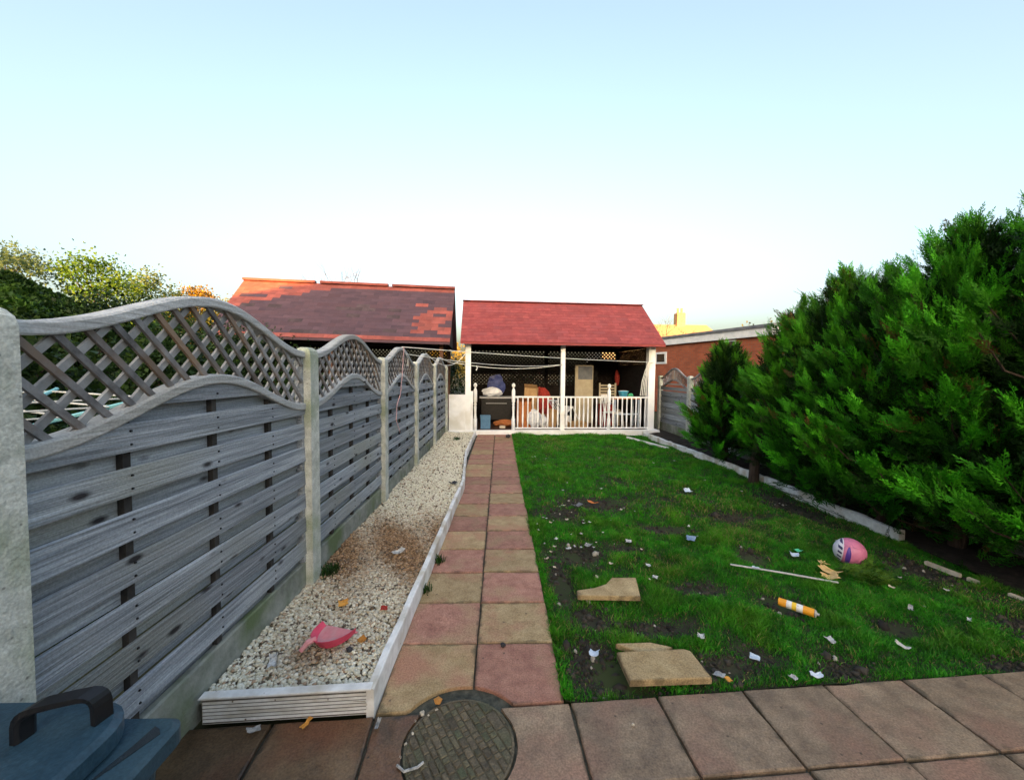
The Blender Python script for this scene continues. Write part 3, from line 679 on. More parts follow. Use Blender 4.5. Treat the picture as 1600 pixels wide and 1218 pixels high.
RFX = 4.64
def fan_panel(y0, y1, label):
    Ln = y1-y0; P = thing('trellis_fence', label, 'fence', (RFX, y0, 0), 0, 'panels of the right garden fence')
    zt = lambda y: 1.50+.26*wave(y/Ln); zl = lambda y: 1.26+.20*wave(y/Ln)
    for nm, zf in (('top_rail', zt), ('lower_rail', zl)):
        bb = B(); N = 20
        for k in range(N): bb.bar((0, Ln*k/N, zf(Ln*k/N)), (0, Ln*(k+1)/N+.002, zf(Ln*(k+1)/N)), .045, .035, (0, 0, 1))
        bb.build(nm, 'lattice_wood', P)
    for k in range(19):
        s = (k+.5)/19; y = Ln*s; q = Ln/2+(y-Ln/2)*.72
        B().bar((0, q, zl(q)), (0, y, zt(y)), .012, .026, (1, 0, 0)).build('lattice_slat', 'lattice_wood', P)
    for k in range(8):
        top = 1.45-.155*k
        ysn = [y for y in [Ln*j/20 for j in range(21)] if zl(y) > top-.09]
        if ysn: B().box((-.006, ysn[0], top-.125), (.012, ysn[-1], min(top, max(zl(ysn[0]), 1.25) if k < 2 else top))).build('board', 'fence_board', P)
        if k > 1: B().box((.02, 0, top-.175), (.03, Ln, top-.10)).build('board', 'fence_board', P)
    B().cbox((-.02, 0, -.03), (.03, Ln, .25), .008).build('gravel_board', 'concrete_dark', P)
RP = [10.94, 9.2, 7.46, 5.72, 3.98, 2.24]
rl = ['grey fan-trellis fence panel beside the gazebo, right of its last post', 'grey fan-trellis fence panel going behind the first conifer', 'third right-hand fence panel, hidden behind the conifers', 'fourth right-hand fence panel, deep behind the conifers', 'nearest right-hand fence panel behind the tallest conifers']
for k in range(5): fan_panel(RP[k+1]+.05, RP[k]-.05, rl[k])
rp_l = ['concrete post at the far end of the right fence', 'pale concrete post standing between gazebo and first conifer', 'right fence post behind the first conifer', 'right fence post behind the second conifer', 'right fence post behind the fourth conifer', 'right fence post nearest the patio']
for k in range(6): fence_post(RFX, RP[k], 1.60, rp_l[k], 'concrete posts of the right fence')

# ------------------------------------------------------------------ gazebo
GA = math.radians(3.0); GO = (-.83, 10.02)
G = thing('gazebo', 'open white-posted gazebo with red shingle roof at the garden end', 'gazebo', (*GO, 0), GA)
B().cbox((-.5, -.14, -.04), (5.15, 2.75, .10), .01).build('base', 'white_paint', G)
B().box((-.2, .02, .10), (4.95, 2.7, .106)).build('floor', 'gazebo_floor', G)
ZF = .10
for (u, wd) in ((0., .14), (2.5, .11), (4.93, .18)):
    B().box((u-wd/2, -.05, ZF), (u+wd/2, -.05+wd, 2.42)).build('post', 'white_paint', G)
for u in (.0, 2.5, 4.93): B().box((u-.05, 2.5, ZF), (u+.05, 2.6, 2.42)).build('post', 'dark_timber', G)
B().box((-.1, -.03, 2.33), (5.03, .07, 2.45)).build('beam', 'dark_timber', G)
B().box((-.1, 2.5, 2.33), (5.03, 2.6, 2.45)).build('beam', 'dark_timber', G)
for u in (0., 4.93): B().box((u-.05, .08, 2.33), (u+.05, 2.49, 2.45)).build('beam', 'dark_timber', G)
# roof: front slope of separate shingles, plain back slope, gables
E0, E1, VR, VE, ZR, ZE = -.19, 5.17, 1.25, -.30, 3.67, 2.40
roof = B()
roof.add([(E0,VE,ZE-.02),(E1,VE,ZE-.02),(E1,VR,ZR-.02),(E0,VR,ZR-.02),(E0,2.8,ZE-.02),(E1,2.8,ZE-.02),
          (E0,VE,ZE-.07),(E1,VE,ZE-.07),(E1,VR,ZR-.07),(E0,VR,ZR-.07),(E0,2.8,ZE-.07),(E1,2.8,ZE-.07)],
         [(0,1,2,3),(3,2,5,4),(7,6,9,8),(8,9,10,11),(0,6,7,1),(4,5,11,10),(0,3,9,6),(3,4,10,9),(2,1,7,8),(5,2,8,11)])
roof = roof.build('roof', 'roof_red_plain', G)
def shingle_slope(parent, e0, e1, ve, ze, vr, zr, n_col, n_row, mats, name='shingle'):
    sl_ = math.hypot(vr-ve, zr-ze); ang = math.atan2(zr-ze, vr-ve); cw = (e1-e0)/n_col; ch = sl_/n_row; cache = {}
    for r in range(n_row):
        for c in range(-1, n_col+1):
            a = e0+cw*(c+(.5 if r % 2 else 0)); b = min(a+cw, e1); a = max(a, e0)
            if b-a < .02: continue
            wd = b-a-.004; key = (round(wd, 3))
            mt = mats(r, c, (a+b)/2)
            if key not in cache:
                cache[key] = B().box((-wd/2, -.012, .003), (wd/2, ch*1.25, .009)).mesh(name, mt)
            s0 = ch*r
            o = link(name, cache[key], parent, ((a+b)/2, ve+math.cos(ang)*s0, ze-.012+math.sin(ang)*s0), (ang-.02+R.gauss(0, .004), 0, 0), mt)
shingle_slope(roof, E0, E1, VE, ZE, VR, ZR, 16, 14, lambda r, c, x: 'roof_red')
B().bar((E0-.01, VR, ZR+.012), (E1+.01, VR, ZR+.012), .16, .02).build('ridge_cap', 'roof_red', roof)
for u in (E0+.12, E1-.12): B().add([(u-.02,VE+.1,ZE-.06),(u-.02,2.7,ZE-.06),(u-.02,VR,ZR-.1),(u+.02,VE+.1,ZE-.06),(u+.02,2.7,ZE-.06),(u+.02,VR,ZR-.1)],[(0,2,1),(3,4,5),(0,1,4,3),(1,2,5,4),(2,0,3,5)]).build('gable', 'dark_timber', G)
B().box((E0+.02, VE-.002, ZE-.075), (E1-.02, VE+.02, ZE-.028)).build('eave_board', 'roof_red', G)
def lattice_sheet(parent, o0, du, Lu, z0, z1, sp, wd, mat, gaps=()):
    """joined diagonal lattice in a vertical plane: origin, horizontal unit vector, length"""
    bb = B(); H = z1-z0; du = Vector(du); nrm = Vector((du.y, -du.x, 0)); o0 = Vector(o0)
    for layer in (0, 1):
        c = -H
        while c < Lu+H:
            if layer == 0: u0, u1, za, zb = c, c+H, z0, z1
            else: u0, u1, za, zb = c+H, c, z0, z1
            pts = [(u0, za), (u1, zb)]
            ta, tb = 0., 1.
            for lim, sgn in ((0, 1), (Lu, -1)):
                d0 = (u0-lim)*sgn; d1 = (u1-lim)*sgn
                if d0 < 0 and d1 < 0: ta, tb = 1, 0
                elif d0 < 0: ta = max(ta, d0/(d0-d1))
                elif d1 < 0: tb = min(tb, d0/(d0-d1))
            if tb-ta > .02:
                pa = o0+du*(u0+(u1-u0)*ta)+nrm*.011*layer; pb = o0+du*(u0+(u1-u0)*tb)+nrm*.011*layer
                pa.z = za+(zb-za)*ta; pb.z = za+(zb-za)*tb
                bb.bar(pa, pb, wd, .010, nrm)
            c += sp
    return tag(bb.build('lattice', mat, parent), kind='stuff')
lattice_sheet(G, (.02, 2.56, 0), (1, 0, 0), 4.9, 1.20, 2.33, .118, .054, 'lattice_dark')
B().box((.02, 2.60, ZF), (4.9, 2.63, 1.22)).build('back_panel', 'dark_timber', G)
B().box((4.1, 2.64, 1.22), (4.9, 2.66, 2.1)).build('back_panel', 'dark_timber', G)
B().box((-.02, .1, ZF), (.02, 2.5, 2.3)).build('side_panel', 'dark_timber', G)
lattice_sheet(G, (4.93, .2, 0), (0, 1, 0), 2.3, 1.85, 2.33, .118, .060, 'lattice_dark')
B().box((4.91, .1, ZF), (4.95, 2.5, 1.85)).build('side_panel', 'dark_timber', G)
# low white panel on the left and a joining strip
B().box((-.49, -.07, ZF), (-.07, -.03, 1.03)).build('low_panel', 'white_paint', G)
B().box((.07, -.05, ZF), (.13, -.01, 1.12)).build('trim', 'white_paint', G)
# balustrade
def newel(u):
    pr = [(.048, 0), (.048, .30), (.03, .32), (.042, .34), (.032, .36), (.028, .45), (.036, .60), (.03, .66), (.045, .68), (.03, .70), (.03, .72), (.048, .74), (.048, 1.02), (.036, 1.07), (.02, 1.10), (.02, 1.12),
          (.036, 1.135), (.048, 1.165), (.048, 1.185), (.036, 1.215), (.012, 1.235)]
    B().lathe(pr, 12, (u, -.02, ZF)).build('newel_post', 'white_paint', G, True)
for u in (.19, 1.19, 3.77): newel(u)
def balust(u):
    pr = [(.016, 0), (.016, .12), (.022, .2), (.024, .3), (.017, .52), (.015, .62), (.019, .72), (.016, .82)]
    return pr
bm_ = B().lathe([(r*1.05, z) for r, z in balust(0)], 8).mesh('baluster', 'white_paint', True)
for a, b, n in ((1.24, 2.445, 9), (2.555, 3.72, 10), (3.82, 4.84, 8)):
    B().box((a, -.05, .955), (b, .01, .995)).build('handrail', 'white_paint', G)
    B().box((a, -.045, .135), (b, .005, .165)).build('bottom_rail', 'white_paint', G)
    for k in range(n):
        link('baluster', bm_, G, (a+(b-a)*(k+.5)/n, -.02, .15), (0, 0, 0))

# ------------------------------------------------------------------ things in the gazebo
def gp(u, v_, z=0.): return (GO[0]+u*math.cos(GA)-v_*math.sin(GA), GO[1]+u*math.sin(GA)+v_*math.cos(GA), z)
FZ = .108
def crate(name, label, cat, u, v_, wd, dp, h, mat, rz=0, tilt=0, flaps=False):
    t = thing(name, label, cat, gp(u, v_, FZ), GA+rz); t.rotation_euler.y = tilt
    a, b, q = wd/2, dp/2, .012
    B().box((-a, -b, 0), (a, b, q)).build('bottom', mat, t)
    for n_, p0, p1 in (('side', (-a, -b, q), (a, -b+q, h)), ('side', (-a, b-q, q), (a, b, h)), ('side', (-a, -b+q, q), (-a+q, b-q, h)), ('side', (a-q, -b+q, q), (a, b-q, h))):
        B().box(p0, p1).build(n_, mat, t)
    if flaps:
        B().add([(-a,-b,h),(a,-b,h),(a,-b-.12,h+.1),(-a,-b-.12,h+.1),(-a,-b,h-.006),(a,-b,h-.006),(a,-b-.12,h+.094),(-a,-b-.12,h+.094)],[(0,1,2,3),(7,6,5,4),(2,1,5,6),(0,3,7,4),(3,2,6,7)]).build('flap', mat, t)
    return t
t = crate('laundry_basket', 'blue plastic basket on the floor inside the gazebo entrance', 'basket', .46, .25, .26, .3, .32, 'basket_blue')
B().box((-.14, -.16, .32), (.14, -.135, .345)).build('rim', 'basket_blue', t); B().box((-.14, .135, .32), (.14, .16, .345)).build('rim', 'basket_blue', t)
for k in range(5): B().box((-.11+k*.048, -.158, .02), (-.09+k*.048, -.1505, .31)).build('rib', 'basket_blue', t)
crate('cardboard_box', 'tall orange-brown cardboard box behind the first balusters', 'box', 1.52, .5, .34, .36, .72, 'rag_orange', .1, 0, True)
crate('cardboard_box', 'yellow-tan cardboard box topping the pile above the handrail', 'box', 1.72, .75, .36, .3, 1.08, 'cardboard', -.25, .05, True)
crate('cardboard_box', 'pinkish round-edged carton leaning behind the middle balusters', 'box', 2.28, .55, .26, .2, .5, 'cardboard', .3, .22)
def blob(name, label, cat, u, v_, z, rx, ry, rz_, mat, sub=None, amp=.14, loc=None):
    rnd = random.Random(sum(map(ord, label))); V = []; F = []; n, mm_ = 14, 9
    ph = [rnd.uniform(0, 6) for _ in range(6)]
    for i in range(mm_+1):
        la = -math.pi/2+math.pi*i/mm_
        for k in range(n):
            lo_ = 2*math.pi*k/n; q = 1+amp*math.sin(3*lo_+ph[0]+2*la)+amp*.7*math.sin(5*lo_+ph[1])*math.cos(3*la+ph[2])+rnd.uniform(-amp, amp)*.4
            V.append((rx*q*math.cos(la)*math.cos(lo_), ry*q*math.cos(la)*math.sin(lo_), rz_+rz_*q*math.sin(la)))
    for i in range(mm_):
        for k in range(n):
            j = (k+1) % n; F.append((i*n+k, i*n+j, (i+1)*n+j, (i+1)*n+k))
    o = link(name, mesh(name, V, F, mat), None, loc or gp(u, v_, z)); return tag(o, label, cat)
blob('plastic_bag', 'white carrier bag slumped behind the middle balusters', 'bag', 2.05, .4, FZ, .13, .12, .17, 'bag_white')
crate('cardboard_box', 'small upside-down carton beside the grey sack', 'box', 1.98, .85, .3, .25, .34, 'cardboard', .6, .1)
crate('storage_box', 'white storage box low behind the centre balusters', 'box', 2.72, .55, .3, .25, .3, 'plastic_white', -.2)
blob('rag', 'dark jacket hanging at the back of the gazebo', 'cloth', 3.95, 2.35, 1.05, .22, .1, .45, 'grill_black')
blob('rag', 'red cloth hanging in the right back corner', 'cloth', 4.72, 2.0, 1.25, .07, .07, .22, 'rag_red')
# barbecue with bags on it
t = thing('barbecue', 'black barbecue cart in the dark left end of the gazebo', 'barbecue', gp(.78, 1.2, FZ), GA)
B().cbox((-.42, -.25, .15), (.42, .25, .75), .02).build('cabinet', 'grill_black', t)
B().box((-.48, -.29, .76), (.62, .29, .80)).build('worktop', 'grey_metal', t)
for x in (-.38, .38):
    for y in (-.2, .2): B().box((x-.025, y-.025, 0), (x+.025, y+.025, .15)).build('leg', 'grill_black', t)
B().tube([(-.3, -.3, .62), (.3, -.3, .62)], .012).build('handle', 'grey_metal', t)
blob('plastic_bag', 'crumpled pale plastic bag heaped on the barbecue', 'bag', .68, 1.15, FZ+.80, .28, .2, .13, 'bag_white')
blob('plastic_bag', 'dark blue bag behind the pale bag on the barbecue', 'bag', .80, 1.42, FZ+.80, .26, .12, .30, 'bag_blue')
blob('rag', 'orange cloth heap on the floor left of the balustrade', 'cloth', 1.0, .62, FZ, .30, .22, .09, 'rag_orange')
plank((0, 0), (0, .5), .16, .03, 'stone_pale', 'board', 'pale board lying on the gazebo floor by the orange cloth', 'board').location = gp(.92, .25, FZ+.02)
blob('plastic_bag', 'grey plastic sack behind the first balusters', 'bag', 1.80, .35, FZ, .2, .16, .24, 'bag_white')
blob('rag', 'dark red cloth heap at the back of the gazebo', 'cloth', 2.15, 1.6, FZ, .4, .3, .5, 'rag_red')
t = thing('door_panel', 'tall beige board standing upright inside the gazebo', 'board', gp(3.45, 1.35, FZ), GA+.05)
B().cbox((-.28, -.02, 0), (.28, .02, 1.75), .004).build('panel', 'beige_board', t); B().box((-.26, -.026, .1), (-.2, -.021, 1.6)).build('stile', 'beige_board', t)
B().box((-.19, -.0245, 1.32), (.26, -.021, 1.72)).build('top_pane', 'felt_grey', t)
def chair(label, u, v_, rz):
    t = thing('plastic_chair', label, 'chair', gp(u, v_, FZ), GA+rz)
    B().cbox((-.2, -.2, .40), (.2, .2, .43), .01).build('seat', 'plastic_white', t)
    for x, y in ((-.18, -.18), (.18, -.18), (-.18, .18), (.18, .18)):
        B().tube([(x*1.15, y*1.15, 0), (x, y, .40)], .02, 6).build('leg', 'plastic_white', t)
    bk = B()
    for k in range(5): bk.bar((-.15+k*.075, .19, .43), (-.16+k*.08, .27, .86), .03, .012, (0, 1, 0))
    bk.bar((-.19, .275, .88), (.19, .275, .88), .03, .05, (0, 0, 1)); bk.build('backrest', 'plastic_white', t)
chair('white plastic chair behind the right-hand balusters', 4.05, .45, .5)
chair('white plastic chair tipped back beside the centre post', 2.85, .75, 2.2)
bpy.data.objects['plastic_chair.001'].rotation_euler.x = -.5; bpy.data.objects['plastic_chair.001'].location.z += .10
crate('cardboard_box', 'low flattened carton on the floor behind the centre balusters', 'box', 3.0, .4, .5, .35, .16, 'cardboard', .1)
crate('storage_box', 'dark red box beside the right-hand newel post', 'box', 3.95, .8, .3, .3, .62, 'rag_red', .1)
t = thing('work_table', 'small table under the blue bucket in the gazebo corner', 'table', gp(4.42, .5, FZ), GA)
B().cbox((-.42, -.25, .80), (.36, .25, .84), .005).build('top', 'rag_orange', t)
for x in (-.37, .31):
    for y in (-.2, .2): B().box((x-.02, y-.02, 0), (x+.02, y+.02, .80)).build('leg', 'plastic_pale_blue', t)
B().box((-.35, -.205, .36), (.29, -.195, .40)).build('stretcher', 'plastic_pale_blue', t)
t = thing('bucket', 'bright blue bucket standing on the corner table', 'bucket', gp(4.34, .45, FZ+.842), GA)
B().lathe([(.09, 0), (.105, .02), (.135, .15), (.15, .155), (.15, .17), (.128, .17), (.1, .03)], 18).build('body', 'bucket_blue', t, True)
B().tube([(.14*math.cos(a), .03*math.sin(a), .16+.02*math.sin(a)) for a in [math.pi*k/8 for k in range(9)]], .006).build('handle', 'plastic_white', t)
blob('cloth_bundle', 'green cloth beside the blue bucket', 'cloth', 4.60, .55, FZ+.842, .08, .06, .05, 'plastic_green')
t = thing('wicker_chair', 'cream slat-backed chair behind the blue bucket', 'chair', gp(4.12, 1.15, FZ), GA)
for x in (-.24, .24): B().box((x-.02, -.02, 0), (x+.02, .02, 1.22)).build('back_post', 'beige_board', t)
for k in range(7): B().box((-.22, -.012, .62+k*.085), (.22, .012, .66+k*.085)).build('slat', 'beige_board', t)
B().cbox((-.26, -.42, .42), (.26, -.021, .46), .006).build('seat', 'beige_board', t)
for x in (-.22, .22): B().box((x-.02, -.40, 0), (x+.02, -.36, .42)).build('leg', 'beige_board', t)

# ------------------------------------------------------------------ neighbour's gazebo
NA = math.radians(3.0)
N_ = thing('gazebo', "neighbour's gazebo with patched mauve and red shingle roof beyond the left fence", 'gazebo', (-1.40, 10.45, 0), NA)
N_.rotation_euler.y = .016
nE0, nE1, nVE, nZE, nVR, nZR = -6.22, 0.0, 0.0, 2.44, 1.62, 4.16
nr = B().add([(nE0,nVE,nZE-.02),(nE1,nVE,nZE-.02),(nE1,nVR,nZR-.02),(nE0,nVR,nZR-.02),(nE0,3.24,nZE-.02),(nE1,3.24,nZE-.02),
          (nE0,nVE,nZE-.09),(nE1,nVE,nZE-.09),(nE1,nVR,nZR-.09),(nE0,nVR,nZR-.09),(nE0,3.24,nZE-.09),(nE1,3.24,nZE-.09)],
         [(0,1,2,3),(3,2,5,4),(7,6,9,8),(8,9,10,11),(0,6,7,1),(4,5,11,10),(0,3,9,6),(3,4,10,9),(2,1,7,8),(5,2,8,11)]).build('roof', 'shingle_mauve', N_)
RS = random.Random(5)
def nmats(r, c, x):
    if r == 0: return 'shingle_red'
    if r == 1 and x < -2.4: return 'shingle_dark' if RS.random() < .8 else 'shingle_mauve'
    if x > -.95 and 2 <= r <= 10: return 'shingle_red' if RS.random() < .62+.2*(x > -.5) else 'shingle_mauve'
    if r-7.5 > (x+6.2)*2.7: return 'shingle_red' if RS.random() < .93 else 'shingle_mauve'  # red corner follows the sun's edge, sunlight put into the shingle colours
    if 7 <= r <= 9 and -3.2 < x < -2.3: return 'shingle_dark' if RS.random() < .6 else 'shingle_mauve'
    if r >= 15: return 'shingle_red'
    return 'shingle_mauve' if RS.random() < .97 else 'shingle_dark'
shingle_slope(nr, nE0, nE1, nVE, nZE, nVR, nZR, 17, 16, nmats)
for a, b in ((-6.22, -4.16), (-4.02, -2.02), (-1.90, .0)):
    B().bar((a, nVR, nZR+.05), (b, nVR, nZR+.05), .14, .07).build('ridge_cap', 'shingle_red', nr)
for u in (-.14, -6.08): B().add([(u-.02,.08,nZE-.03),(u-.02,3.16,nZE-.03),(u-.02,nVR,nZR-.12),(u+.02,.08,nZE-.03),(u+.02,3.16,nZE-.03),(u+.02,nVR,nZR-.12)],[(0,2,1),(3,4,5),(0,1,4,3),(1,2,5,4),(2,0,3,5)]).build('gable', 'dark_timber', N_)
for u in (-.25, -3.2, -6.0):
    B().box((u-.05, .25, 0), (u+.05, .35, 2.5)).build('post', 'brown_timber', N_); B().box((u-.05, 2.9, 0), (u+.05, 3.0, 2.5)).build('post', 'brown_timber', N_)
B().box((-6.2, .26, 2.3), (-.15, .34, 2.44)).build('beam', 'dark_timber', N_)
B().box((-6.1, 2.94, 0), (-.25, 2.985, 1.5)).build('back_panel', 'dark_timber', N_)
lattice_sheet(N_, (-6.1, 2.96, 0), (1, 0, 0), 5.85, 1.5, 2.4, .118, .05, 'lattice_dark')
B().box((-6.12, .4, 0), (-6.08, 2.9, 2.4)).build('side_panel', 'dark_timber', N_)

# ------------------------------------------------------------------ foliage builders
def rot_to(d, n):
    """random-roll frames with local +Y along direction d (n,3)"""
    y = d/np.linalg.norm(d, axis=1, keepdims=True); a = NR.randn(n, 3); x = np.cross(y, a); x /= np.linalg.norm(x, axis=1, keepdims=True)+1e-9
    z = np.cross(x, y); return x, y, z
def spray_proto(L_, n, rng):
    """flat feathery spray: thin branchlets, each with scale twigs; local +Y along the stem"""
    Q = [[(-.004, 0, 0), (.004, 0, 0), (.002, L_, 0), (-.002, L_, 0)]]
    def leaf(x0, y0, dx, dy, wd, zz):
        l = math.hypot(dx, dy); nx_, ny_ = -dy/l*wd, dx/l*wd
        Q.append([(x0, y0, 0), (x0+dx*.45+nx_, y0+dy*.45+ny_, zz), (x0+dx, y0+dy, zz*1.6), (x0+dx*.45-nx_, y0+dy*.45-ny_, zz)])
    for k in range(n):
        t = (k+.6)/n; s = 1 if k % 2 else -1; ln = L_*.40*(1-t*.75)*rng.uniform(.75, 1.2); an = math.radians(rng.uniform(24, 42)); y0 = L_*t*.9; zz = rng.uniform(-.014, .014)
        dx, dy = s*math.sin(an)*ln, math.cos(an)*ln
        leaf(0, y0, dx, dy, .0055*rng.uniform(.8, 1.3), zz)
        if ln > .03:
            for q, sg in ((.4, 1), (.65, -1)):
                a2 = an+sg*math.radians(32); leaf(dx*q, y0+dy*q, s*math.sin(a2)*ln*.45, math.cos(a2)*ln*.45, .0045, zz)
    leaf(0, L_*.92, 0, L_*.18, .005, 0)
    return np.array(Q)
_r = random.Random(3)
PROTO = [spray_proto(.23, 13, _r) for _ in range(5)]
def scatter(protos, pos, dirs, size, cols):
    n = len(pos); x, y, z = rot_to(dirs, n); which = NR.randint(0, len(protos), n); Vs, Fs, Ts = [], [], []; off = 0
    for w_, pr in enumerate(protos):
        mk = which == w_; k = mk.sum()
        if not k: continue
        q = pr.reshape(-1, 3)
        P = pos[mk][:, None]+size[mk][:, None, None]*(q[None, :, 0:1]*x[mk][:, None]+q[None, :, 1:2]*y[mk][:, None]+q[None, :, 2:3]*z[mk][:, None])
        m4 = len(q); Vs.append(P.reshape(-1, 3)); Fs.append(np.arange(k*m4).reshape(-1, 4)+off); off += k*m4
        Ts.append(np.repeat(cols[mk][:, None], m4, 1).reshape(-1, 3))
    return np.concatenate(Vs), np.concatenate(Fs), np.concatenate(Ts)
def conifer(x, y, h, r, n_pl, label, warm=0., z0=.35):
    T = thing('conifer', label, 'conifer', (x, y, 0), 0, 'conifers along the right bed')
    tr = B().tube([(.02*math.sin(k), .02*math.cos(2*k), h*.95*k/8-.03) for k in range(9)], [.055*(1-.85*k/8)+.006 for k in range(9)], 8)
    pos, dr, sz, co = [], [], [], []
    def prof(f): return r*(1-f**2.3)**.65+.03
    for k in range(n_pl):
        f = NR.uniform(0, 1)**.9; zz = z0+(h-z0)*f; th = NR.uniform(0, 2*np.pi)
        rad = prof(f)*(.80+.14*math.sin(3*th+zz*5+x*9)+NR.uniform(-.20, .26))
        rad *= .74+.26*min(1, (zz-.1)/.7)
        ln = NR.uniform(.34, .62)*(1-.25*f)
        up_ = .55+1.9*f**2+NR.uniform(-.35, .6)
        if k < 4: rad, zz, up_, ln, f = .03, h-.12*k, 6., .6, .95
        tip = np.array([math.cos(th)*rad, math.sin(th)*rad, zz]); ax = np.array([math.cos(th), math.sin(th), up_]); ax /= np.linalg.norm(ax)
        base = tip-ax*ln
        if k % 3 == 0: tr.tube([(0, 0, max(.1, base[2]-.25*rad)), tuple(base), tuple(base+ax*ln*.8)], [.014, .009, .004], 4)
        m_ = 24; t = np.linspace(0, 1, m_)**.8; sp_ = NR.randn(m_, 3)*(.055*(1.2-t))[:, None]
        side = np.cross(ax, NR.randn(3)); side /= np.linalg.norm(side)
        p = base+ax*(ln*t*.85)[:, None]+sp_; d = ax+side*(NR.choice([-1, 1], m_)*NR.uniform(.2, .75, m_)*(1.1-.7*t))[:, None]+NR.randn(m_, 3)*.16+np.array([0, 0, .10])
        pos.append(p); dr.append(d); sz.append(NR.uniform(.5, 1.05, m_)*(1-.2*f)*NR.uniform(.8, 1.2))
        g = NR.uniform(0, 1, (m_, 1)); pl_ = NR.choice([.55, .85, 1.0, 1.2, 1.4])
        c = (np.array([.024, .21, .005])*(1-g)+np.array([.085, .43, .014])*g)*pl_*(.16+1.0*t)[:, None]  # bright tips, dark plume bases: shade between plumes put into the colour
        if warm: c = c*(1-warm*f)+np.array([.17, .21, .015])*warm*f*pl_  # yellow of sunlit tops mixed into the spray colour
        br = NR.uniform(0, 1, m_) < (.012 if NR.uniform() > .05 else .5); c[br] = np.array([.13, .075, .022])*NR.uniform(.5, 1.3)
        co.append(c)
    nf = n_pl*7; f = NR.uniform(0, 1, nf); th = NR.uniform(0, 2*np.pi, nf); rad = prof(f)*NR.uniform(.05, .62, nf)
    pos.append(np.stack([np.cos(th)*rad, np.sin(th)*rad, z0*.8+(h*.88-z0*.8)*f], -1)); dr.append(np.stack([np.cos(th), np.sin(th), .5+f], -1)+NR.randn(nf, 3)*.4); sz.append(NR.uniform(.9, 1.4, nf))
    co.append(np.repeat(np.array([[.012, .05, .005]]), nf, 0)*NR.uniform(.5, 1.1, (nf, 1)))  # inner fill coloured near black to stand in for shade inside the crown
    pos = np.concatenate(pos); dr = np.concatenate(dr); sz = np.concatenate(sz); co = np.concatenate(co)
    # the fence stops growth on its side up to its own height
    wx = pos[:, 0]+x; lim = RFX-.12; low = (pos[:, 2] < 1.8) & (wx > lim); pos[low, 0] = lim-x-NR.uniform(0, .5, low.sum()); dr[low, 0] = -np.abs(dr[low, 0])
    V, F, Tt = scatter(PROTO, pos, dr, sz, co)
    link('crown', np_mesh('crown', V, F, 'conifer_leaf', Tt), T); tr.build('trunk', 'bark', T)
    return T
conifer(4.05, 6.75, 2.22, .70, 125, 'first conifer, farthest and smallest, beside the pale fence post', .25)
conifer(4.25, 5.35, 2.62, .86, 140, 'second conifer with a yellowish tip before the brick building', .3)
conifer(4.2, 4.55, 2.88, .95, 150, 'third conifer with a single pale spire, behind the near kerb', .2)
conifer(4.15, 3.95, 2.72, .92, 160, 'fourth broad bushy conifer above the middle of the near kerb', .12)
conifer(4.25, 3.35, 3.05, 1.0, 190, 'fifth tall conifer with feathery top, behind the pink ball', .1, .42)
conifer(4.38, 2.65, 3.30, 1.05, 200, 'tallest conifer at the right edge of the picture', .15, .4)
t = thing('stump', 'bare dark trunk leaning against the white kerb under the conifers', 'trunk', (3.80, 5.55, 0))
B().tube([(0, 0, -.03), (.02, .02, .3), (.12, .06, .7), (.25, .1, 1.2)], [.075, .065, .06, .05], 9).build('trunk', 'bark', t)

def leafy(name, label, cat, x, y, h, r, n, cols, leaf=.11, z0=.8, grp=None, mat='tree_leaf', squash=1., trunk=True, clumps=26, sd=.17):
    T = thing(name, label, cat, (x, y, 0), 0, grp)
    cc = []
    for k in range(clumps):
        th = NR.uniform(0, 2*np.pi); rr_ = r*math.sqrt(NR.uniform(0, 1)); zz = z0+(h-z0)*NR.uniform(0, 1)**.8
        rr_ *= math.sqrt(max(.05, 1-((zz-z0)/(h-z0))**2.2))
        cc.append((math.cos(th)*rr_, math.sin(th)*rr_*squash, zz))
    cc = np.array(cc); pick = NR.randint(0, clumps, n); pos = cc[pick]+NR.randn(n, 3)*np.array([r*sd, r*sd*squash, (h-z0)*sd*.5])
    pos[:, 2] = np.maximum(pos[:, 2], .02)
    L_ = leaf; quad = np.array([[(0, 0, 0), (L_*.32, L_*.5, .01), (0, L_, 0), (-L_*.32, L_*.5, .01)]])
    d = NR.randn(n, 3)+np.array([0, 0, .3]); g = NR.uniform(0, 1, (n, 1)); ci = NR.uniform(.75, 1.2, clumps)[pick][:, None]
    col = (np.array(cols[0])*(1-g)+np.array(cols[1])*g)*ci
    V, F, Tt = scatter([quad], pos, d, NR.uniform(.6, 1.3, n), col)
    link('crown', np_mesh('crown', V, F, mat, Tt), T)
    if trunk:
        tr = B().tube([(0, 0, -.05), (.03, .02, h*.3), (-.04, .03, h*.55), (.02, 0, h*.85)], [.03*h/2, .024*h/2, .015*h/2, .004], 7)
        for k in range(min(clumps, 16)): tr.tube([(0, 0, h*(.2+.03*k)), tuple(cc[k]*np.array([.55, .55, .9])), tuple(cc[k])], [.02, .012, .004], 4)
        tr.build('trunk', 'bark', T)
    return T
g_l = 'trees beyond the left fence'
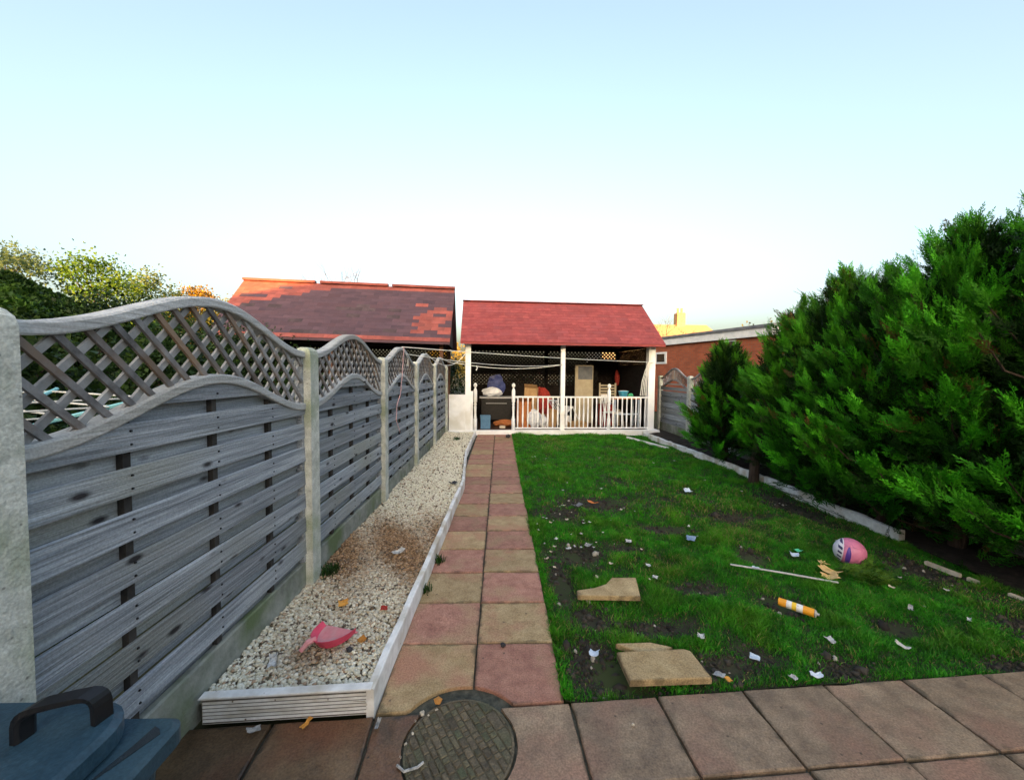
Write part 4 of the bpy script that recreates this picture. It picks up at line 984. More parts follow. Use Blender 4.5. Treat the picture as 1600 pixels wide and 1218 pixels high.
for x, y, h, r, n_, cl, z_, lb in (
        (-15.0, 12.2, 5.1, 2.0, 6500, ((.07, .13, .06), (.15, .22, .11)), 2.0, 'grey-green airy tree at the far left above the mossy roof'),
        (-13.1, 13.0, 5.0, 1.7, 7500, ((.06, .16, .012), (.16, .26, .03)), 1.6, 'yellow-green tree behind the mossy roof slope'),
        (-13.6, 15.6, 5.2, 1.5, 5000, ((.09, .16, .05), (.2, .25, .09)), 1.6, 'thin pale tree between the yellow-green and orange ones'),
        (-12.9, 16.8, 4.9, 1.5, 7000, ((.26, .15, .015), (.44, .27, .03)), 1.4, 'orange sunlit tree above the crest of the nearest panel'),  # low sun's orange put into these leaf colours
        (-11.3, 16.5, 4.3, 1.6, 7500, ((.12, .15, .03), (.28, .25, .05)), 1.0, 'low olive bush beside the patched roof')):
    leafy('deciduous_tree', lb, 'tree', x, y, h, r, n_, cl, .10, z_, g_l, 'tree_leaf', 1., True, 70, .115)
g_h = 'dark shrubs seen through the lattice'
hl = [(-3.2, 2.5, 1.72, .8, 'dark shrub seen through the lattice of the nearest panel'), (-3.6, 4.2, 1.8, .9, 'dark shrub seen through the lattice of the second panel'), (-3.9, 6.2, 2.0, 1.0, 'dark shrub before the patched-roof gazebo'),
      (-5.2, 3.4, 2.2, 1.0, 'tall dark shrub beside the mossy shed'), (-5.4, 5.4, 2.3, 1.0, 'dark shrub between the mossy shed and patched-roof gazebo'), (-6.6, 8.3, 2.75, 1.3, 'tall dark shrub seen under the crest of the nearest panel')]
for x, y, h, r, lb in hl: leafy('shrub', lb, 'shrub', x, y, h, r, 9000, ((.010, .030, .006), (.035, .075, .012)), .055, .1, g_h, 'hedge_leaf', 1., True, 30)
hb = [(-2.2, 14.6, 1.9, 1.2, 'dark evergreen showing in the gap between the two gazebos'), (.9, 15.2, 1.35, 1.6, 'dark evergreen behind the left half of the gazebo lattice'), (3.6, 15.4, 1.35, 1.6, 'dark evergreen behind the right half of the gazebo lattice'), (-5.0, 15.6, 1.45, 1.6, 'dark evergreen behind the patched-roof gazebo')]
for x, y, h, r, lb in hb: leafy('evergreen', lb, 'shrub', x, y, h, r, 7000, ((.008, .024, .005), (.02, .06, .010)), .085, .1, 'evergreens behind the gazebos', 'hedge_leaf', 1., True, 30)

# mossy shed beyond the left fence
t = thing('shed', 'dark green shed with a mossy hipped roof beyond the left fence', 'shed', (-7.9, 5.9, 0), math.radians(6))
B().box((-2.2, -1.3, 0), (2.2, 1.3, 1.75)).build('wall', 'shed_wall', t)
B().add([(-2.5,-1.6,1.7),(2.5,-1.6,1.7),(2.5,1.6,1.7),(-2.5,1.6,1.7),(-1.6,0,2.98),(.62,0,2.98)],[(0,1,5,4),(1,2,5),(2,3,4,5),(3,0,4),(3,2,1,0)]).build('roof', 'moss_felt', t)

n = 14000; a = NR.uniform(0, 1, n); b = NR.uniform(0, 1, n); which = NR.randint(0, 2, n)[:, None]
A_ = np.array([-2.5, -1.6, 1.7]); B_ = np.array([2.5, -1.6, 1.7]); C_ = np.array([.62, 0, 2.98]); D_ = np.array([-1.6, 0, 2.98]); E_ = np.array([2.5, 1.6, 1.7])
p1 = (A_+(B_-A_)*a[:, None])*(1-b[:, None])+(D_+(C_-D_)*a[:, None])*b[:, None]; p2 = (B_+(E_-B_)*a[:, None])*(1-b[:, None])+C_*b[:, None]
pos = np.where(which == 0, p1, p2)+NR.randn(n, 3)*.012
quad = np.array([[(0, 0, 0), (.022, .03, .008), (0, .06, 0), (-.022, .03, .008)]]); g = NR.uniform(0, 1, (n, 1)); vn = vnoise(pos[:, 0]+5, pos[:, 1]+pos[:, 2]+5, 2.2, 8)[:, None]
col = (np.array([.014, .05, .006])*(1-g)+np.array([.05, .11, .014])*g)*(.5+1.1*vn)
V, F, Tt = scatter([quad], pos, NR.randn(n, 3)+np.array([0, -.3, .5]), NR.uniform(.7, 1.6, n), col)
tag(link('moss', np_mesh('moss', V, F, 'hedge_leaf', Tt), t), kind='stuff')

# rotary airer seen through the lattice
t = thing('rotary_airer', 'turquoise rotary clothes airer seen through the nearest lattice', 'clothes airer', (-2.55, 1.75, 0))
B().tube([(0, 0, 0), (0, 0, 1.42)], .022, 8).build('pole', 'airer_blue', t)
for k in range(4):
    a = .35+math.pi/2*k; B().tube([(0, 0, 1.22), (.85*math.cos(a), .85*math.sin(a), 1.47)], .011, 6).build('arm', 'airer_blue', t)
for q in (.35, .5, .65, .8):
    pts = [(q*math.cos(.35+math.pi/2*k), q*math.sin(.35+math.pi/2*k), 1.22+.25*q/.85) for k in range(5)]
    B().tube(pts, .005, 5).build('line', 'rope_white', t)

# ------------------------------------------------------------------ buildings on the right
t = thing('brick_outbuilding', 'low red brick building with white fascia and flat roof beyond the right fence', 'building', (8.25, 11.45, 0), math.atan2(1.42, 4.75))
# local: +y runs away from the camera along the visible wall, +x to the right
def seg(n_, a, b, mt): return B().box(a, b).build(n_, mt, t)
seg('wall', (0, 0, 0), (.22, 6.0, 2.82), 'brick'); seg('wall', (.22, 0, 0), (5.2, .22, 2.82), 'brick'); seg('wall', (4.98, .22, 0), (5.2, 6.0, 2.82), 'brick'); seg('wall', (.22, 5.78, 0), (4.98, 6.0, 2.82), 'brick')
seg('fascia', (-.12, -.12, 2.82), (-.07, 6.1, 3.08), 'fascia_white'); seg('fascia', (-.07, -.12, 2.82), (5.3, -.07, 3.08), 'fascia_white')
seg('soffit', (-.07, -.07, 2.822), (5.2, 6.1, 2.86), 'fascia_white')
seg('roof', (-.17, -.17, 3.08), (5.35, 6.15, 3.17), 'felt_grey')
wn = seg('window', (-.03, 1.25, 1.9), (.03, 1.75, 2.78), 'fascia_white'); B().box((-.036, 1.3, 1.95), (-.031, 1.7, 2.74)).build('pane', 'window_glass', wn)
wn = seg('window', (.5, -.03, 1.6), (1.0, .03, 2.6), 'fascia_white'); B().box((.55, -.036, 1.65), (.95, -.031, 2.55)).build('pane', 'window_glass', wn)
wn = seg('window', (-.03, 4.55, 2.05), (.03, 5.25, 2.55), 'fascia_white'); B().box((-.036, 4.66, 2.13), (-.031, 5.14, 2.47)).build('pane', 'window_glass', wn)
# sunlit house and chimney far behind
t = thing('house', 'distant sunlit house roof with a chimney behind the gazebo', 'house', (19.0, 43, 0), 0)
B().box((-7.5, 0, 0), (6, 8, 5.4)).build('wall', 'render_wall', t)
rf = B().add([(-8,-.5,5.3),(6.5,-.5,5.3),(6.5,8.5,5.3),(-8,8.5,5.3),(-6.5,4,7.75),(6.5,4,7.75)],[(0,1,5,4),(2,3,4,5),(3,0,4),(1,2,5),(3,2,1,0)]).build('roof', 'house_roof_tile', t)
B().cbox((2.6, 3.5, 6.6), (3.6, 4.5, 9.2), .1).build('chimney', 'chimney_brick', rf)
for x in (2.85, 3.32): B().lathe([(.15, 0), (.13, .5), (.16, .52), (.16, .6)], 10, (x, 4, 9.15)).build('chimney_pot', 'chimney_brick', rf)
def bare(label, x, y, h, seed, spread=.55, r0_=.09):
    rg = random.Random(seed); T = thing('bare_tree', label, 'tree', (x, y, 0), 0, 'bare trees behind the gardens'); tr = B()
    def grow(p, d, ln, rad, dep):
        q = p+d*ln; mid = p+d*ln*.5+Vector((rg.gauss(0, .04), rg.gauss(0, .04), 0))*ln
        tr.tube([p, mid, q], [rad, rad*.85, rad*.65], 5 if dep > 1 else 3, False)
        if dep == 0: return
        for _ in range(3 if dep > 1 else 4):
            nd = (d+Vector((rg.gauss(0, spread), rg.gauss(0, spread), rg.gauss(.1, .3)))).normalized(); grow(q, nd, ln*rg.uniform(.6, .82), rad*.58, dep-1)
    grow(Vector((0, 0, -.05)), Vector((0, 0, 1)), h*.33, r0_, 4); tr.build('branches', 'twig', T)
bare('thin bare tree beside the distant chimney', 17.2, 38, 7.6, 4); bare('bare tree between gazebo roof and distant chimney', 15.8, 41, 7.2, 9)
bare('bare twiggy tree rising behind the conifers', 7.4, 7.6, 4.2, 21, .8, .05)
bare('bare tree behind the ridge of the patched roof', -7.6, 19.5, 7.0, 2, .5, .07)
leafy('deciduous_tree', 'low sunlit bushes on the skyline over the brick building', 'bush', 19.5, 30, 5.1, 3.2, 2400, ((.10, .11, .04), (.22, .2, .08)), .22, 1.5, None, 'tree_leaf', 1., True, 20)
leafy('deciduous_tree', 'sunlit bush in the gap left of the white-posted gazebo', 'bush', -3.6, 24, 3.9, 1.5, 2000, ((.20, .16, .03), (.4, .3, .06)), .16, 1.0, None, 'tree_leaf', 1., True, 20)

# the row of houses behind the viewpoint keeps the low sun off the garden
t = thing('terraced_house', 'long brick house with hipped roof standing behind the viewpoint', 'house', (0, -16, 0))
B().box((-12.3, -8, 0), (22, 0, 6.0)).build('wall', 'brick', t)
B().add([(-12.9,-8.6,5.9),(23,-8.6,5.9),(23,.4,5.9),(-12.9,.4,5.9),(-4.4,-4.1,9.45),(18,-4.1,9.45)],[(0,1,5,4),(1,2,5),(2,3,4,5),(3,0,4),(3,2,1,0)]).build('roof', 'house_roof_tile', t)
for k in range(9):
    for z in (.9, 3.7):
        wn = B().box((-11+k*3.6, .0, z), (-9.6+k*3.6, .05, z+1.3)).build('window', 'fascia_white', t); B().box((-10.92+k*3.6, .051, z+.08), (-9.68+k*3.6, .056, z+1.22)).build('pane', 'window_glass', wn)

# ------------------------------------------------------------------ wheelie bin
t = thing('wheelie_bin', 'grey-blue plastic bin with a black lid handle in the bottom left corner', 'bin', (-1.03, .645, 0))
def rrect(x0, x1, y0, y1, r, n=6):
    P = []
    for cx, cy, a in ((x1-r, y1-r, 0), (x0+r, y1-r, 90), (x0+r, y0+r, 180), (x1-r, y0+r, 270)):
        for k in range(n+1):
            th = math.radians(a+90*k/n); P.append((cx+r*math.cos(th), cy+r*math.sin(th)))
    return P
def loft(secs):
    n = len(secs[0][0]); V = []; F = []
    for P, z in secs: V += [(x, y, z) for x, y in P]
    for i in range(len(secs)-1):
        for k in range(n):
            j = (k+1) % n; F.append((i*n+k, i*n+j, (i+1)*n+j, (i+1)*n+k))
    F += [tuple(range(n-1, -1, -1)), tuple(range((len(secs)-1)*n, len(secs)*n))]
    return B().add(V, F)
loft([(rrect(-.20, .18, -.24, .22, .04), 0.02), (rrect(-.24, .225, -.30, .275, .04), .66), (rrect(-.24, .225, -.30, .275, .04), .68)]).build('body', 'bin_plastic', t)
loft([(rrect(-.27, .25, -.33, .30, .035), .682), (rrect(-.272, .256, -.335, .303, .035), .690), (rrect(-.272, .256, -.335, .303, .035), .728), (rrect(-.262, .246, -.325, .293, .035), .738)]).build('rim', 'bin_plastic', t)
loft([(rrect(-.265, .165, -.33, .285, .10), .740), (rrect(-.27, .172, -.335, .29, .10), .748), (rrect(-.27, .172, -.335, .29, .10), .785), (rrect(-.26, .160, -.322, .278, .095), .797), (rrect(-.22, .12, -.28, .24, .08), .800)]).build('lid', 'bin_plastic', t)
B().prism([(.178, .13), (.188, .15), (.205, .185), (.234, .25), (.222, .262), (.205, .27), (.198, .22), (.19, .19)], .7385, .7400).build('puddle', 'bin_wet', t)
hd = []
for k in range(13):
    a = math.pi*k/12; c, s = math.cos(a), math.sin(a); ex = lambda v_: math.copysign(abs(v_)**.38, v_)
    hd.append((.066-.060*ex(c), .205-.022*ex(c), .795+.070*ex(s)))
hb_ = B()
for i in range(12):
    hb_.bar(hd[i], Vector(hd[i+1])+(Vector(hd[i+1])-Vector(hd[i])).normalized()*.003, .034, .014, (0, 0, 1) if 2 < i < 9 else (1, 0, 0))
hb_ = B(); n = 13; V = []; F = []
for i, p in enumerate(hd):
    p = Vector(p); tt = (Vector(hd[min(i+1, 12)])-Vector(hd[max(i-1, 0)])).normalized(); wv = Vector((.15, 1, 0)).normalized(); nv = tt.cross(wv).normalized()
    for a_, b_ in ((-.018, -.007), (.018, -.007), (.018, .005), (.012, .009), (-.012, .009), (-.018, .005)): V.append(p+wv*a_-nv*b_)
for i in range(12):
    for j in range(6):
        jj = (j+1) % 6; F.append((i*6+j, i*6+jj, i*6+6+jj, i*6+6+j))
F += [tuple(range(6)), tuple(72+j for j in range(6))]
hb_.add(V, F).build('handle', 'black_plastic', t)
for x in (-.2, .18): 
    wl = B().lathe([(.05, -.02), (.085, -.02), (.09, -.01), (.09, .01), (.085, .02), (.05, .02)], 16).build('wheel', 'black_plastic', t); wl.location = (x, -.26, .09); wl.rotation_euler = (0, math.pi/2, 0)

# ------------------------------------------------------------------ ropes
def rope(name, label, cat, P, rad, mat, sag=0., n=14, grp=None):
    pts = []
    for a, b in zip(P, P[1:]):
        a, b = Vector(a), Vector(b)
        for k in range(n):
            t_2 = k/n; q = a.lerp(b, t_2); q.z -= sag*4*t_2*(1-t_2); pts.append(q)
    pts.append(Vector(P[-1])); o = Vector(pts[0])
    ob = link(name, B().tube([p-o for p in pts], rad, 5).mesh(name, mat), None, o); return tag(ob, label, cat, grp)
crest3 = (FX, 5.38, 1.945); crest4 = (FX, 7.11, 1.945); crest5 = (FX, 8.85, 1.94)
pl = gp(-.03, -.06, 0); pc = gp(2.5, -.06, 0); pr = gp(4.88, -.06, 0)
rope('clothes_line', 'topmost white line from the third panel crest to the right post', 'clothes line', [crest3, (pr[0], pr[1], 1.93)], .006, 'rope_white', .03, 20, 'white clothes lines')
rope('clothes_line', 'white line from the pink-strung crest to the centre post', 'clothes line', [(FX, 5.55, 1.86), (pc[0], pc[1], 1.84)], .006, 'rope_white', .10, 20, 'white clothes lines')
rope('clothes_line', 'slack white line hanging lowest between left and centre posts', 'clothes line', [crest4, (pl[0]-.25, pl[1]-.3, 1.84), (pc[0], pc[1], 1.84)], .008, 'rope_white', .13, 16, 'white clothes lines')
rope('clothes_line', 'white line from the farthest crest tied to the left post', 'clothes line', [crest5, (pl[0]-.25, pl[1]-.32, 1.83), (pl[0], pl[1], 2.15)], .007, 'rope_white', .03, 10, 'white clothes lines')
rope('clothes_line', 'short loose rope dangling from the third panel crest', 'clothes line', [crest3, (FX+.03, 5.62, 1.80), (FX+.03, 5.60, 1.68)], .006, 'rope_white', 0, 5, 'white clothes lines')
t = thing('rope_bundle', 'white ropes hanging in a bundle from the right gazebo post', 'rope', (*pr[:2], 0))
for k in range(4): B().tube([(-.02-.012*k, -.03, 1.95), (-.06-.03*k, -.03, 1.7), (-.11-.04*k, -.03, 1.4), (-.12-.05*k, -.03, 1.02)], .011, 5).build('strand', 'rope_white', t)
B().tube([(.06, -.03, 1.93), (-.06, -.035, 1.93)], .02, 6).build('knot', 'rope_white', t)
B().tube([(0, -.03, 2.3), (-.02, -.03, 1.95)], .008, 5).build('strand', 'rope_white', t)
rope('string', 'pink string trailing down the third fence panel', 'string', [(FX+.025, 5.40, 1.95), (FX+.025, 5.30, 1.55), (FX+.02, 5.22, 1.30), (FX+.02, 5.05, 1.17), (FX+.022, 5.0, .98), (FX+.02, 5.2, .78)], .005, 'rope_pink', 0, 4)
rope('string', 'white peg loop on the slack clothes line before the gazebo', 'peg', [(pl[0]+.25, pl[1]-.05, 1.78), (pl[0]+.27, pl[1]-.05, 1.72), (pl[0]+.24, pl[1]-.05, 1.66)], .016, 'rope_white', 0, 3)

# ------------------------------------------------------------------ loose things on the ground
def lz(x, y): return float(lumps(np.array(x), np.array(y))-.03*mud(np.array([x]), np.array([y]))[0])
def flagstone(poly, h, z, mat, label, tilt=(0, 0)):
    cx = sum(p[0] for p in poly)/len(poly); cy = sum(p[1] for p in poly)/len(poly)
    o = link('broken_slab', B().prism([(x-cx, y-cy) for x, y in poly], 0, h, .005).mesh('broken_slab', mat), None, (cx, cy, z), (tilt[0], tilt[1], 0))
    return tag(o, label, 'paving slab', 'loose slabs on the lawn')
flagstone([(.675, 1.865), (1.105, 1.875), (1.085, 2.06), (1.055, 2.075), (.665, 2.055)], .036, .012, 'slab_loose', 'rectangular buff slab lying loose at the patio edge', (.03, 0))
flagstone([(.69, 2.155), (.80, 2.09), (.93, 2.085), (1.01, 2.12), (.90, 2.165)], .03, -.004, 'slab_loose', 'half-buried broken slab just behind the rectangular loose one')
flagstone([(.56, 2.62), (1.0, 2.60), (1.05, 2.83), (.87, 2.835), (.80, 2.755), (.69, 2.70), (.565, 2.675)], .034, .012, 'slab_loose', 'curved broken buff slab lying alone on the lawn', (.05, 0))
# ball
me = B().lathe([(.112*math.sin(math.pi*k/18)+.0004, -.112*math.cos(math.pi*k/18)) for k in range(19)], 28).mesh('ball', 'ball_print', True)
tag(link('ball', me, None, (2.99, 3.11, .108), (.2, .1, -.62)), 'scuffed pink ball with purple stripe and white band on the lawn', 'ball')
# tube
a = Vector((1.935, 2.52, .045)); b = Vector((2.075, 2.385, .045)); d = (b-a)
t = thing('spray_can', 'orange and yellow can with white bands lying on the lawn', 'can', a); t.rotation_euler = d.to_track_quat('Z', 'Y').to_euler()
Ln = d.length
for z0_, z1_, mt, rd in ((0, .045, 'orange_plastic', .026), (.0452, .075, 'label_white', .0258), (.0752, .10, 'yellow_print', .026), (.1002, .135, 'label_white', .0258), (.1352, Ln, 'orange_plastic', .026)):
    B().lathe([(rd, z0_), (rd, z1_)], 16).build('band', mt, t, False)
B().lathe([(.022, Ln), (.026, Ln+.004), (.018, Ln+.012), (.009, Ln+.014), (.008, Ln+.026)], 14).build('nozzle', 'grey_metal', t)
# rod
a = Vector((1.92, 3.05, .035)); b = Vector((2.58, 2.765, .035)); o = link('rod', B().tube([(0, 0, 0), (b-a)*.5+Vector((0, 0, .004)), b-a], .008, 8).mesh('rod', 'grey_metal'), None, a); tag(o, 'long thin grey rod lying across the lawn', 'rod')
# dustpan
t = thing('dustpan', 'bright pink plastic dustpan on the gravel', 'dustpan', (-.93, 2.12, .088), math.radians(28))
def sheet(pts_top, th):
    n = len(pts_top); V = [Vector(p) for p in pts_top]+[Vector(p)-Vector((0, 0, th)) for p in pts_top]
    F = [tuple(range(n)), tuple(range(2*n-1, n-1, -1))]+[(k, n+k, n+(k+1) % n, (k+1) % n) for k in range(n)]
    return B().add(V, F)
# scoop: mouth towards +y, walls rising to the back (-y)
N = 12; V = []; F = []
rimp = []; basep = []
for k in range(N+1):
    a_ = math.pi*(k/N); ex, ey = -.125*math.cos(a_), -.15*math.sin(a_)**.9
    rimp.append((ex*1.0, ey+.06, .034+.022*math.sin(a_))); basep.append((ex*.86, ey*.84+.06, .006))
for k in range(N+1): V += [rimp[k], basep[k], (rimp[k][0]*1.03, rimp[k][1]*1.03-.002, rimp[k][2]+.001), (basep[k][0]*1.05, basep[k][1]*1.03-.004, 0)]
for k in range(N):
    i = 4*k; j = i+4; F += [(i, j, j+1, i+1), (i+2, i+3, j+3, j+2), (i, i+2, j+2, j), (i+1, j+1, j+3, i+3)]
part('wall', V, F, 'pink_plastic', t)
sheet([(x, y, z+.002) for x, y, z in basep], .004).build('floor', 'pink_pale', t)
B().box((-.125, .056, .0), (.125, .068, .004)).build('lip', 'pink_pale', t)
B().tube([(-.03, -.07, .05), (-.05, -.105, .055), (-.07, -.14, .03)], [.014, .016, .012], 8).build('handle', 'pink_pale', t)
t.rotation_euler = (math.radians(9), math.radians(-6), math.radians(-24)); t.location.z = .105

def scrap(name, label, cat, x, y, z, s, mat, seed, grp=None, aspect=1., curl=.35, rz=None):
    """a crumpled or curled sheet with thickness"""
    rg = random.Random(seed); n = 4; V = []; F = []
    if z < .05 and z > .01: s *= .72; z -= .008
    for i in range(n+1):
        for j in range(n+1):
            u, v_ = i/n-.5, j/n-.5; e = 1-.28*rg.random() if (i in (0, n) or j in (0, n)) else 1
            V.append((u*s*e, v_*s*aspect*e, .004+s*curl*(abs(u)**1.5*1.2+rg.uniform(0, .35))))
    m_ = len(V); V += [(x_, y_, z_-.0025) for x_, y_, z_ in V]; id_ = lambda i, j: i*(n+1)+j
    for i in range(n):
        for j in range(n):
            q = (id_(i, j), id_(i+1, j), id_(i+1, j+1), id_(i, j+1)); F += [q, tuple(m_+k for k in q[::-1])]
    ring = [id_(i, 0) for i in range(n+1)]+[id_(n, j) for j in range(1, n+1)]+[id_(i, n) for i in range(n-1, -1, -1)]+[id_(0, j) for j in range(n-1, 0, -1)]
    for k in range(len(ring)):
        a_, b_ = ring[k], ring[(k+1) % len(ring)]; F.append((b_, a_, m_+a_, m_+b_))
    o = link(name, mesh(name, V, F, mat), None, (x, y, z), (rg.gauss(0, .12), rg.gauss(0, .12), rg.uniform(0, 6) if rz is None else rz)); return tag(o, label, cat, grp)
GZ = .03
scrap('cardboard_scrap', 'largest torn tan cardboard piece beside the pink ball', 'cardboard', 2.66, 2.93, .03, .19, 'leaf_tan', 1, None, .8)
scrap('cardboard_scrap', 'torn tan cardboard piece lying under the end of the rod', 'cardboard', 2.60, 2.86, .025, .17, 'leaf_tan', 2, None, .7)
scrap('cardboard_scrap', 'pale torn cardboard piece nearest the pink ball', 'cardboard', 2.72, 3.06, .03, .13, 'leaf_tan', 31, None, .7)
scrap('bottle_top', 'bright green plastic scrap left of the pink ball', 'plastic scrap', 2.70, 3.30, .03, .075, 'plastic_green', 3)
scrap('plastic_scrap', 'clear pale plastic scrap beside the green one', 'plastic scrap', 2.60, 3.22, .03, .10, 'plastic_pale_blue', 4)
scrap('plastic_scrap', 'pale blue tag hanging on the grey rod', 'plastic scrap', 2.09, 2.98, .035, .085, 'plastic_pale_blue', 5)
scrap('plastic_scrap', 'pale blue wrapper on bare soil beside the path', 'wrapper', .545, 2.07, .03, .085, 'plastic_pale_blue', 6)
scrap('plastic_scrap', 'crumpled dark blue wrapper in the middle of the lawn', 'wrapper', 1.84, 3.55, .03, .12, 'plastic_blue', 7)
scrap('plastic_scrap', 'pale plastic wrapper in the grass below the second conifer', 'wrapper', 2.55, 5.05, .03, .14, 'plastic_pale_blue', 8)
scrap('paper_scrap', 'white crumpled paper at the corner of the rectangular loose slab', 'paper', 1.16, 1.905, .03, .075, 'paper_white', 9)
scrap('cardboard_scrap', 'yellow card scrap beside the rectangular loose slab', 'cardboard', 1.19, 1.88, .03, .05, 'leaf_orange', 10)
scrap('paper_scrap', 'white paper ball at the patio edge right of the loose slabs', 'paper', 1.54, 1.885, .03, .055, 'paper_white', 11)
scrap('plastic_scrap', 'flat pale blue wrapper at the patio edge', 'wrapper', 1.68, 1.90, .028, .085, 'plastic_pale_blue', 12, None, .6)
scrap('plastic_scrap', 'pale green wrapper in the grass behind the patio edge', 'wrapper', 1.43, 2.02, .03, .08, 'plastic_pale_blue', 13)
scrap('paper_scrap', 'white folded card standing in the grass left of the can', 'card', 1.22, 2.20, .035, .06, 'paper_white', 14)
scrap('paper_scrap', 'white card beyond the curved broken slab', 'card', 1.23, 3.05, .035, .065, 'paper_white', 15)
scrap('paper_scrap', 'small white card before the one beyond the curved slab', 'card', 1.21, 2.86, .035, .06, 'paper_white', 16)
scrap('paper_scrap', 'white scrap in the bare patch by the path', 'paper', .83, 3.45, .02, .10, 'paper_white', 17)
scrap('paper_scrap', 'white scrap right of the bare patch', 'paper', 1.22, 3.5, .03, .08, 'paper_white', 18)
scrap('paper_scrap', 'pale paper scrap low in the right foreground grass', 'paper', 1.98, 2.16, .03, .07, 'paper_white', 19)
scrap('feather', 'white feather standing in the grass right of the can', 'feather', 2.80, 2.45, .03, .10, 'paper_white', 20, None, .4)
scrap('feather', 'white feather farthest right in the foreground grass', 'feather', 3.05, 2.32, .03, .09, 'paper_white', 33, None, .35)
scrap('paper_scrap', 'pale grey scrap in the dip below the feathers', 'paper', 2.38, 2.12, .02, .10, 'paper_white', 21, None, .5)
scrap('brown_rag', 'reddish-brown rag on the lawn beyond the bare patch', 'cloth', 1.14, 4.55, .03, .20, 'rag_orange', 22, None, .5)
scrap('slate_piece', 'flat dark scrap beside the reddish-brown rag', 'scrap', .93, 4.48, .025, .20, 'felt_grey', 23, None, .5)
for k in range(58):
    x = R.uniform(.45, 3.4); y = 1.98+(R.random()**1.7)*6.5
    if k < 34: x, y = .75+R.gauss(0, .32), 3.6+R.gauss(0, .6)
    x = max(.4, min(3.7, x)); y = max(1.95, y)
    scrap('litter_scrap', 'tiny pale litter scrap in the grass', 'litter', x, y, .022+lz(x, y), R.uniform(.018, .045)*(1+.05*y), R.choice(('paper_white', 'paper_white', 'stone_pale')), 100+k, 'tiny pale litter scraps over the lawn', R.uniform(.4, 1))
# fallen green frond
n = 40; pos = np.zeros((n, 3)); pos[:, 0] = NR.uniform(-.14, .16, n); pos[:, 1] = NR.uniform(-.13, .12, n); pos[:, 2] = NR.uniform(.0, .05, n)
dr = np.stack([NR.uniform(.2, 1, n), NR.randn(n)*.4, NR.uniform(-.1, .35, n)], -1)
V, F, Tt = scatter(PROTO, pos, dr, np.full(n, .65), np.repeat(np.array([[.09, .20, .02]]), n, 0)*NR.uniform(.7, 1.2, (n, 1)))
tag(link('fallen_frond', np_mesh('fallen_frond', V, F, 'conifer_leaf', Tt), None, (2.86, 2.90, .02)), 'fallen bright green conifer frond below the pink ball', 'frond')
# gravel-bed litter
scrap('dead_leaf', 'orange dead leaf on the gravel behind the dustpan', 'leaf', -1.0, 2.44, .10, .065, 'leaf_orange', 40)
scrap('dead_leaf', 'brown dead leaf on the gravel right of the dustpan', 'leaf', -.76, 2.10, .10, .05, 'leaf_orange', 41)
scrap('dead_leaf', 'dark red leaf on the gravel by the edging board', 'leaf', -.72, 2.38, .10, .05, 'rag_red', 42)
scrap('plastic_scrap', 'white wrapper on the gravel near the fence foot', 'wrapper', -1.16, 1.95, .095, .085, 'paper_white', 43, None, .5)
scrap('paper_scrap', 'white paper on the brown patch of gravel', 'paper', -.83, 3.15, .10, .11, 'paper_white', 44, None, .5)
scrap('dead_leaf', 'dark dead leaf on the far gravel by the edging joint', 'leaf', -.62, 5.1, .11, .12, 'stone_dark', 45)
scrap('dead_leaf', 'brown leaf under the grooved decking board', 'leaf', -.86, 1.69, .006, .055, 'leaf_orange', 46, None, .4)
scrap('plastic_scrap', 'white wrapper under the grooved decking board', 'wrapper', -1.08, 1.66, .006, .06, 'paper_white', 47, None, .5)
scrap('dead_leaf', 'yellowish leaf on the patio beside the bin', 'leaf', -1.21, 1.40, .006, .03, 'leaf_tan', 48)
scrap('paper_scrap', 'thin white scrap at the foot of the edging corner', 'paper', -.54, 1.68, .006, .05, 'paper_white', 49, None, .35)
def pebble(label, x, y, z, s, mat, seed):
    rg = random.Random(seed); V = [(vx*s*rg.uniform(.75, 1.2), vy*s*rg.uniform(.75, 1.2), (vz+.85)*s*.75) for vx, vy, vz in ico_v]
    tag(link('pebble', mesh('pebble', V, [tuple(f) for f in ico_f], mat), None, (x, y, z)), label, 'stone')
pebble('orange stone on the rim of the drain cover', -.287, 1.80, -.004, .022, 'stone_orange', 1)
pebble('small black stone on the path slabs nearest the drain cover', .03, 2.175, .0, .018, 'stone_dark', 2)
pebble('small white stone on the patio slab right of the path', .62, 1.66, 0, .008, 'stone_pale', 3)
pebble('dark stone on the gravel beside the dustpan', -.80, 2.03, .09, .02, 'stone_dark', 4)
pebble('black lump lying at the far end of the path', .22, 9.4, 0, .07, 'stone_dark', 5)
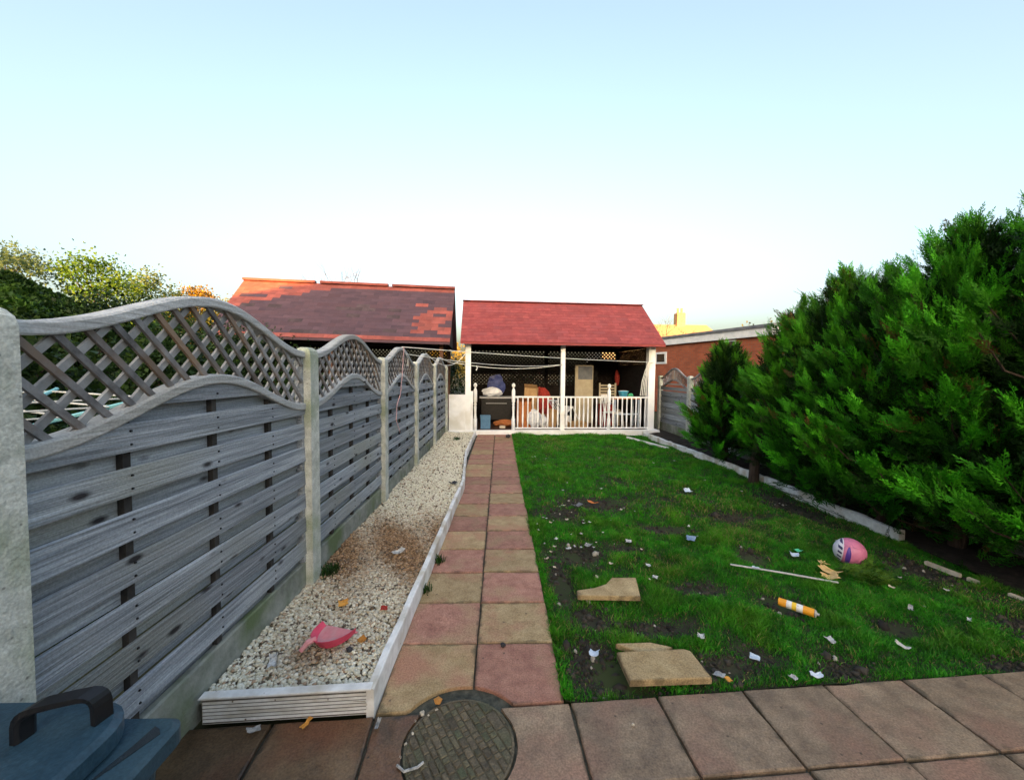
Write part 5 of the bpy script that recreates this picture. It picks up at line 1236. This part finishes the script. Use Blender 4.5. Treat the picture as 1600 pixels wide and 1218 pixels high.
for k in range(9):
    a = 2.6+R.uniform(-.5, .9); q = .240+R.uniform(-.02, .02)
    pebble('tiny white pebble at the left rim of the drain cover', MHX+q*math.cos(a), MHY+q*math.sin(a), -.012, R.uniform(.006, .011), 'stone_pale', 50+k)
for o in [o for o in C.objects if o.get('label') == 'tiny white pebble at the left rim of the drain cover']: o['group'] = 'white pebbles round the drain cover'
rope('cable_tie', 'curled white plastic tie at the left rim of the drain cover', 'plastic tie', [(-.405, 1.50, .006), (-.37, 1.475, .006), (-.32, 1.49, .006), (-.30, 1.51, .006)], .005, 'paper_white', 0, 3)
# weeds at the foot of the post and along the edging
def weed(label, x, y, z, r, n, h, seed):
    rg = np.random.RandomState(seed); k = n; px = x+rg.randn(k)*r*.4; py = y+rg.randn(k)*r*.4; a = rg.uniform(0, 6.28, k); hh = h*rg.uniform(.5, 1.2, k)
    P = np.zeros((k, 4, 3)); dx, dy = np.cos(a), np.sin(a)
    P[:, 0] = np.stack([px-dy*.004-x, py+dx*.004-y, np.zeros(k)], -1); P[:, 1] = np.stack([px+dy*.004-x, py-dx*.004-y, np.zeros(k)], -1)
    P[:, 2] = np.stack([px+dx*hh*.5+dy*.003-x, py+dy*hh*.5-dx*.003-y, hh], -1); P[:, 3] = np.stack([px+dx*hh*.55-dy*.002-x, py+dy*hh*.55+dx*.002-y, hh*.97], -1)
    col = np.array([.025, .07, .01])*rg.uniform(.6, 1.5, (k, 1)); F = np.arange(k*4).reshape(-1, 4)
    tag(link('weed', np_mesh('weed', P.reshape(-1, 3), F, 'grass_blade', np.repeat(col[:, None], 4, 1).reshape(-1, 3)), None, (x, y, z)), label, 'weed', None)
weed('green weed tuft at the foot of the second fence post', -1.27, 2.86, .075, .09, 160, .06, 1)
weed('green tuft beside the long near edging board', -.50, 3.18, 0, .05, 60, .05, 2)
weed('green tuft at the path edge nearer along the edging board', -.525, 2.75, 0, .045, 50, .045, 3)
weed('weed tuft on the far gravel near the white panel', -.95, 8.6, .075, .12, 90, .07, 4)
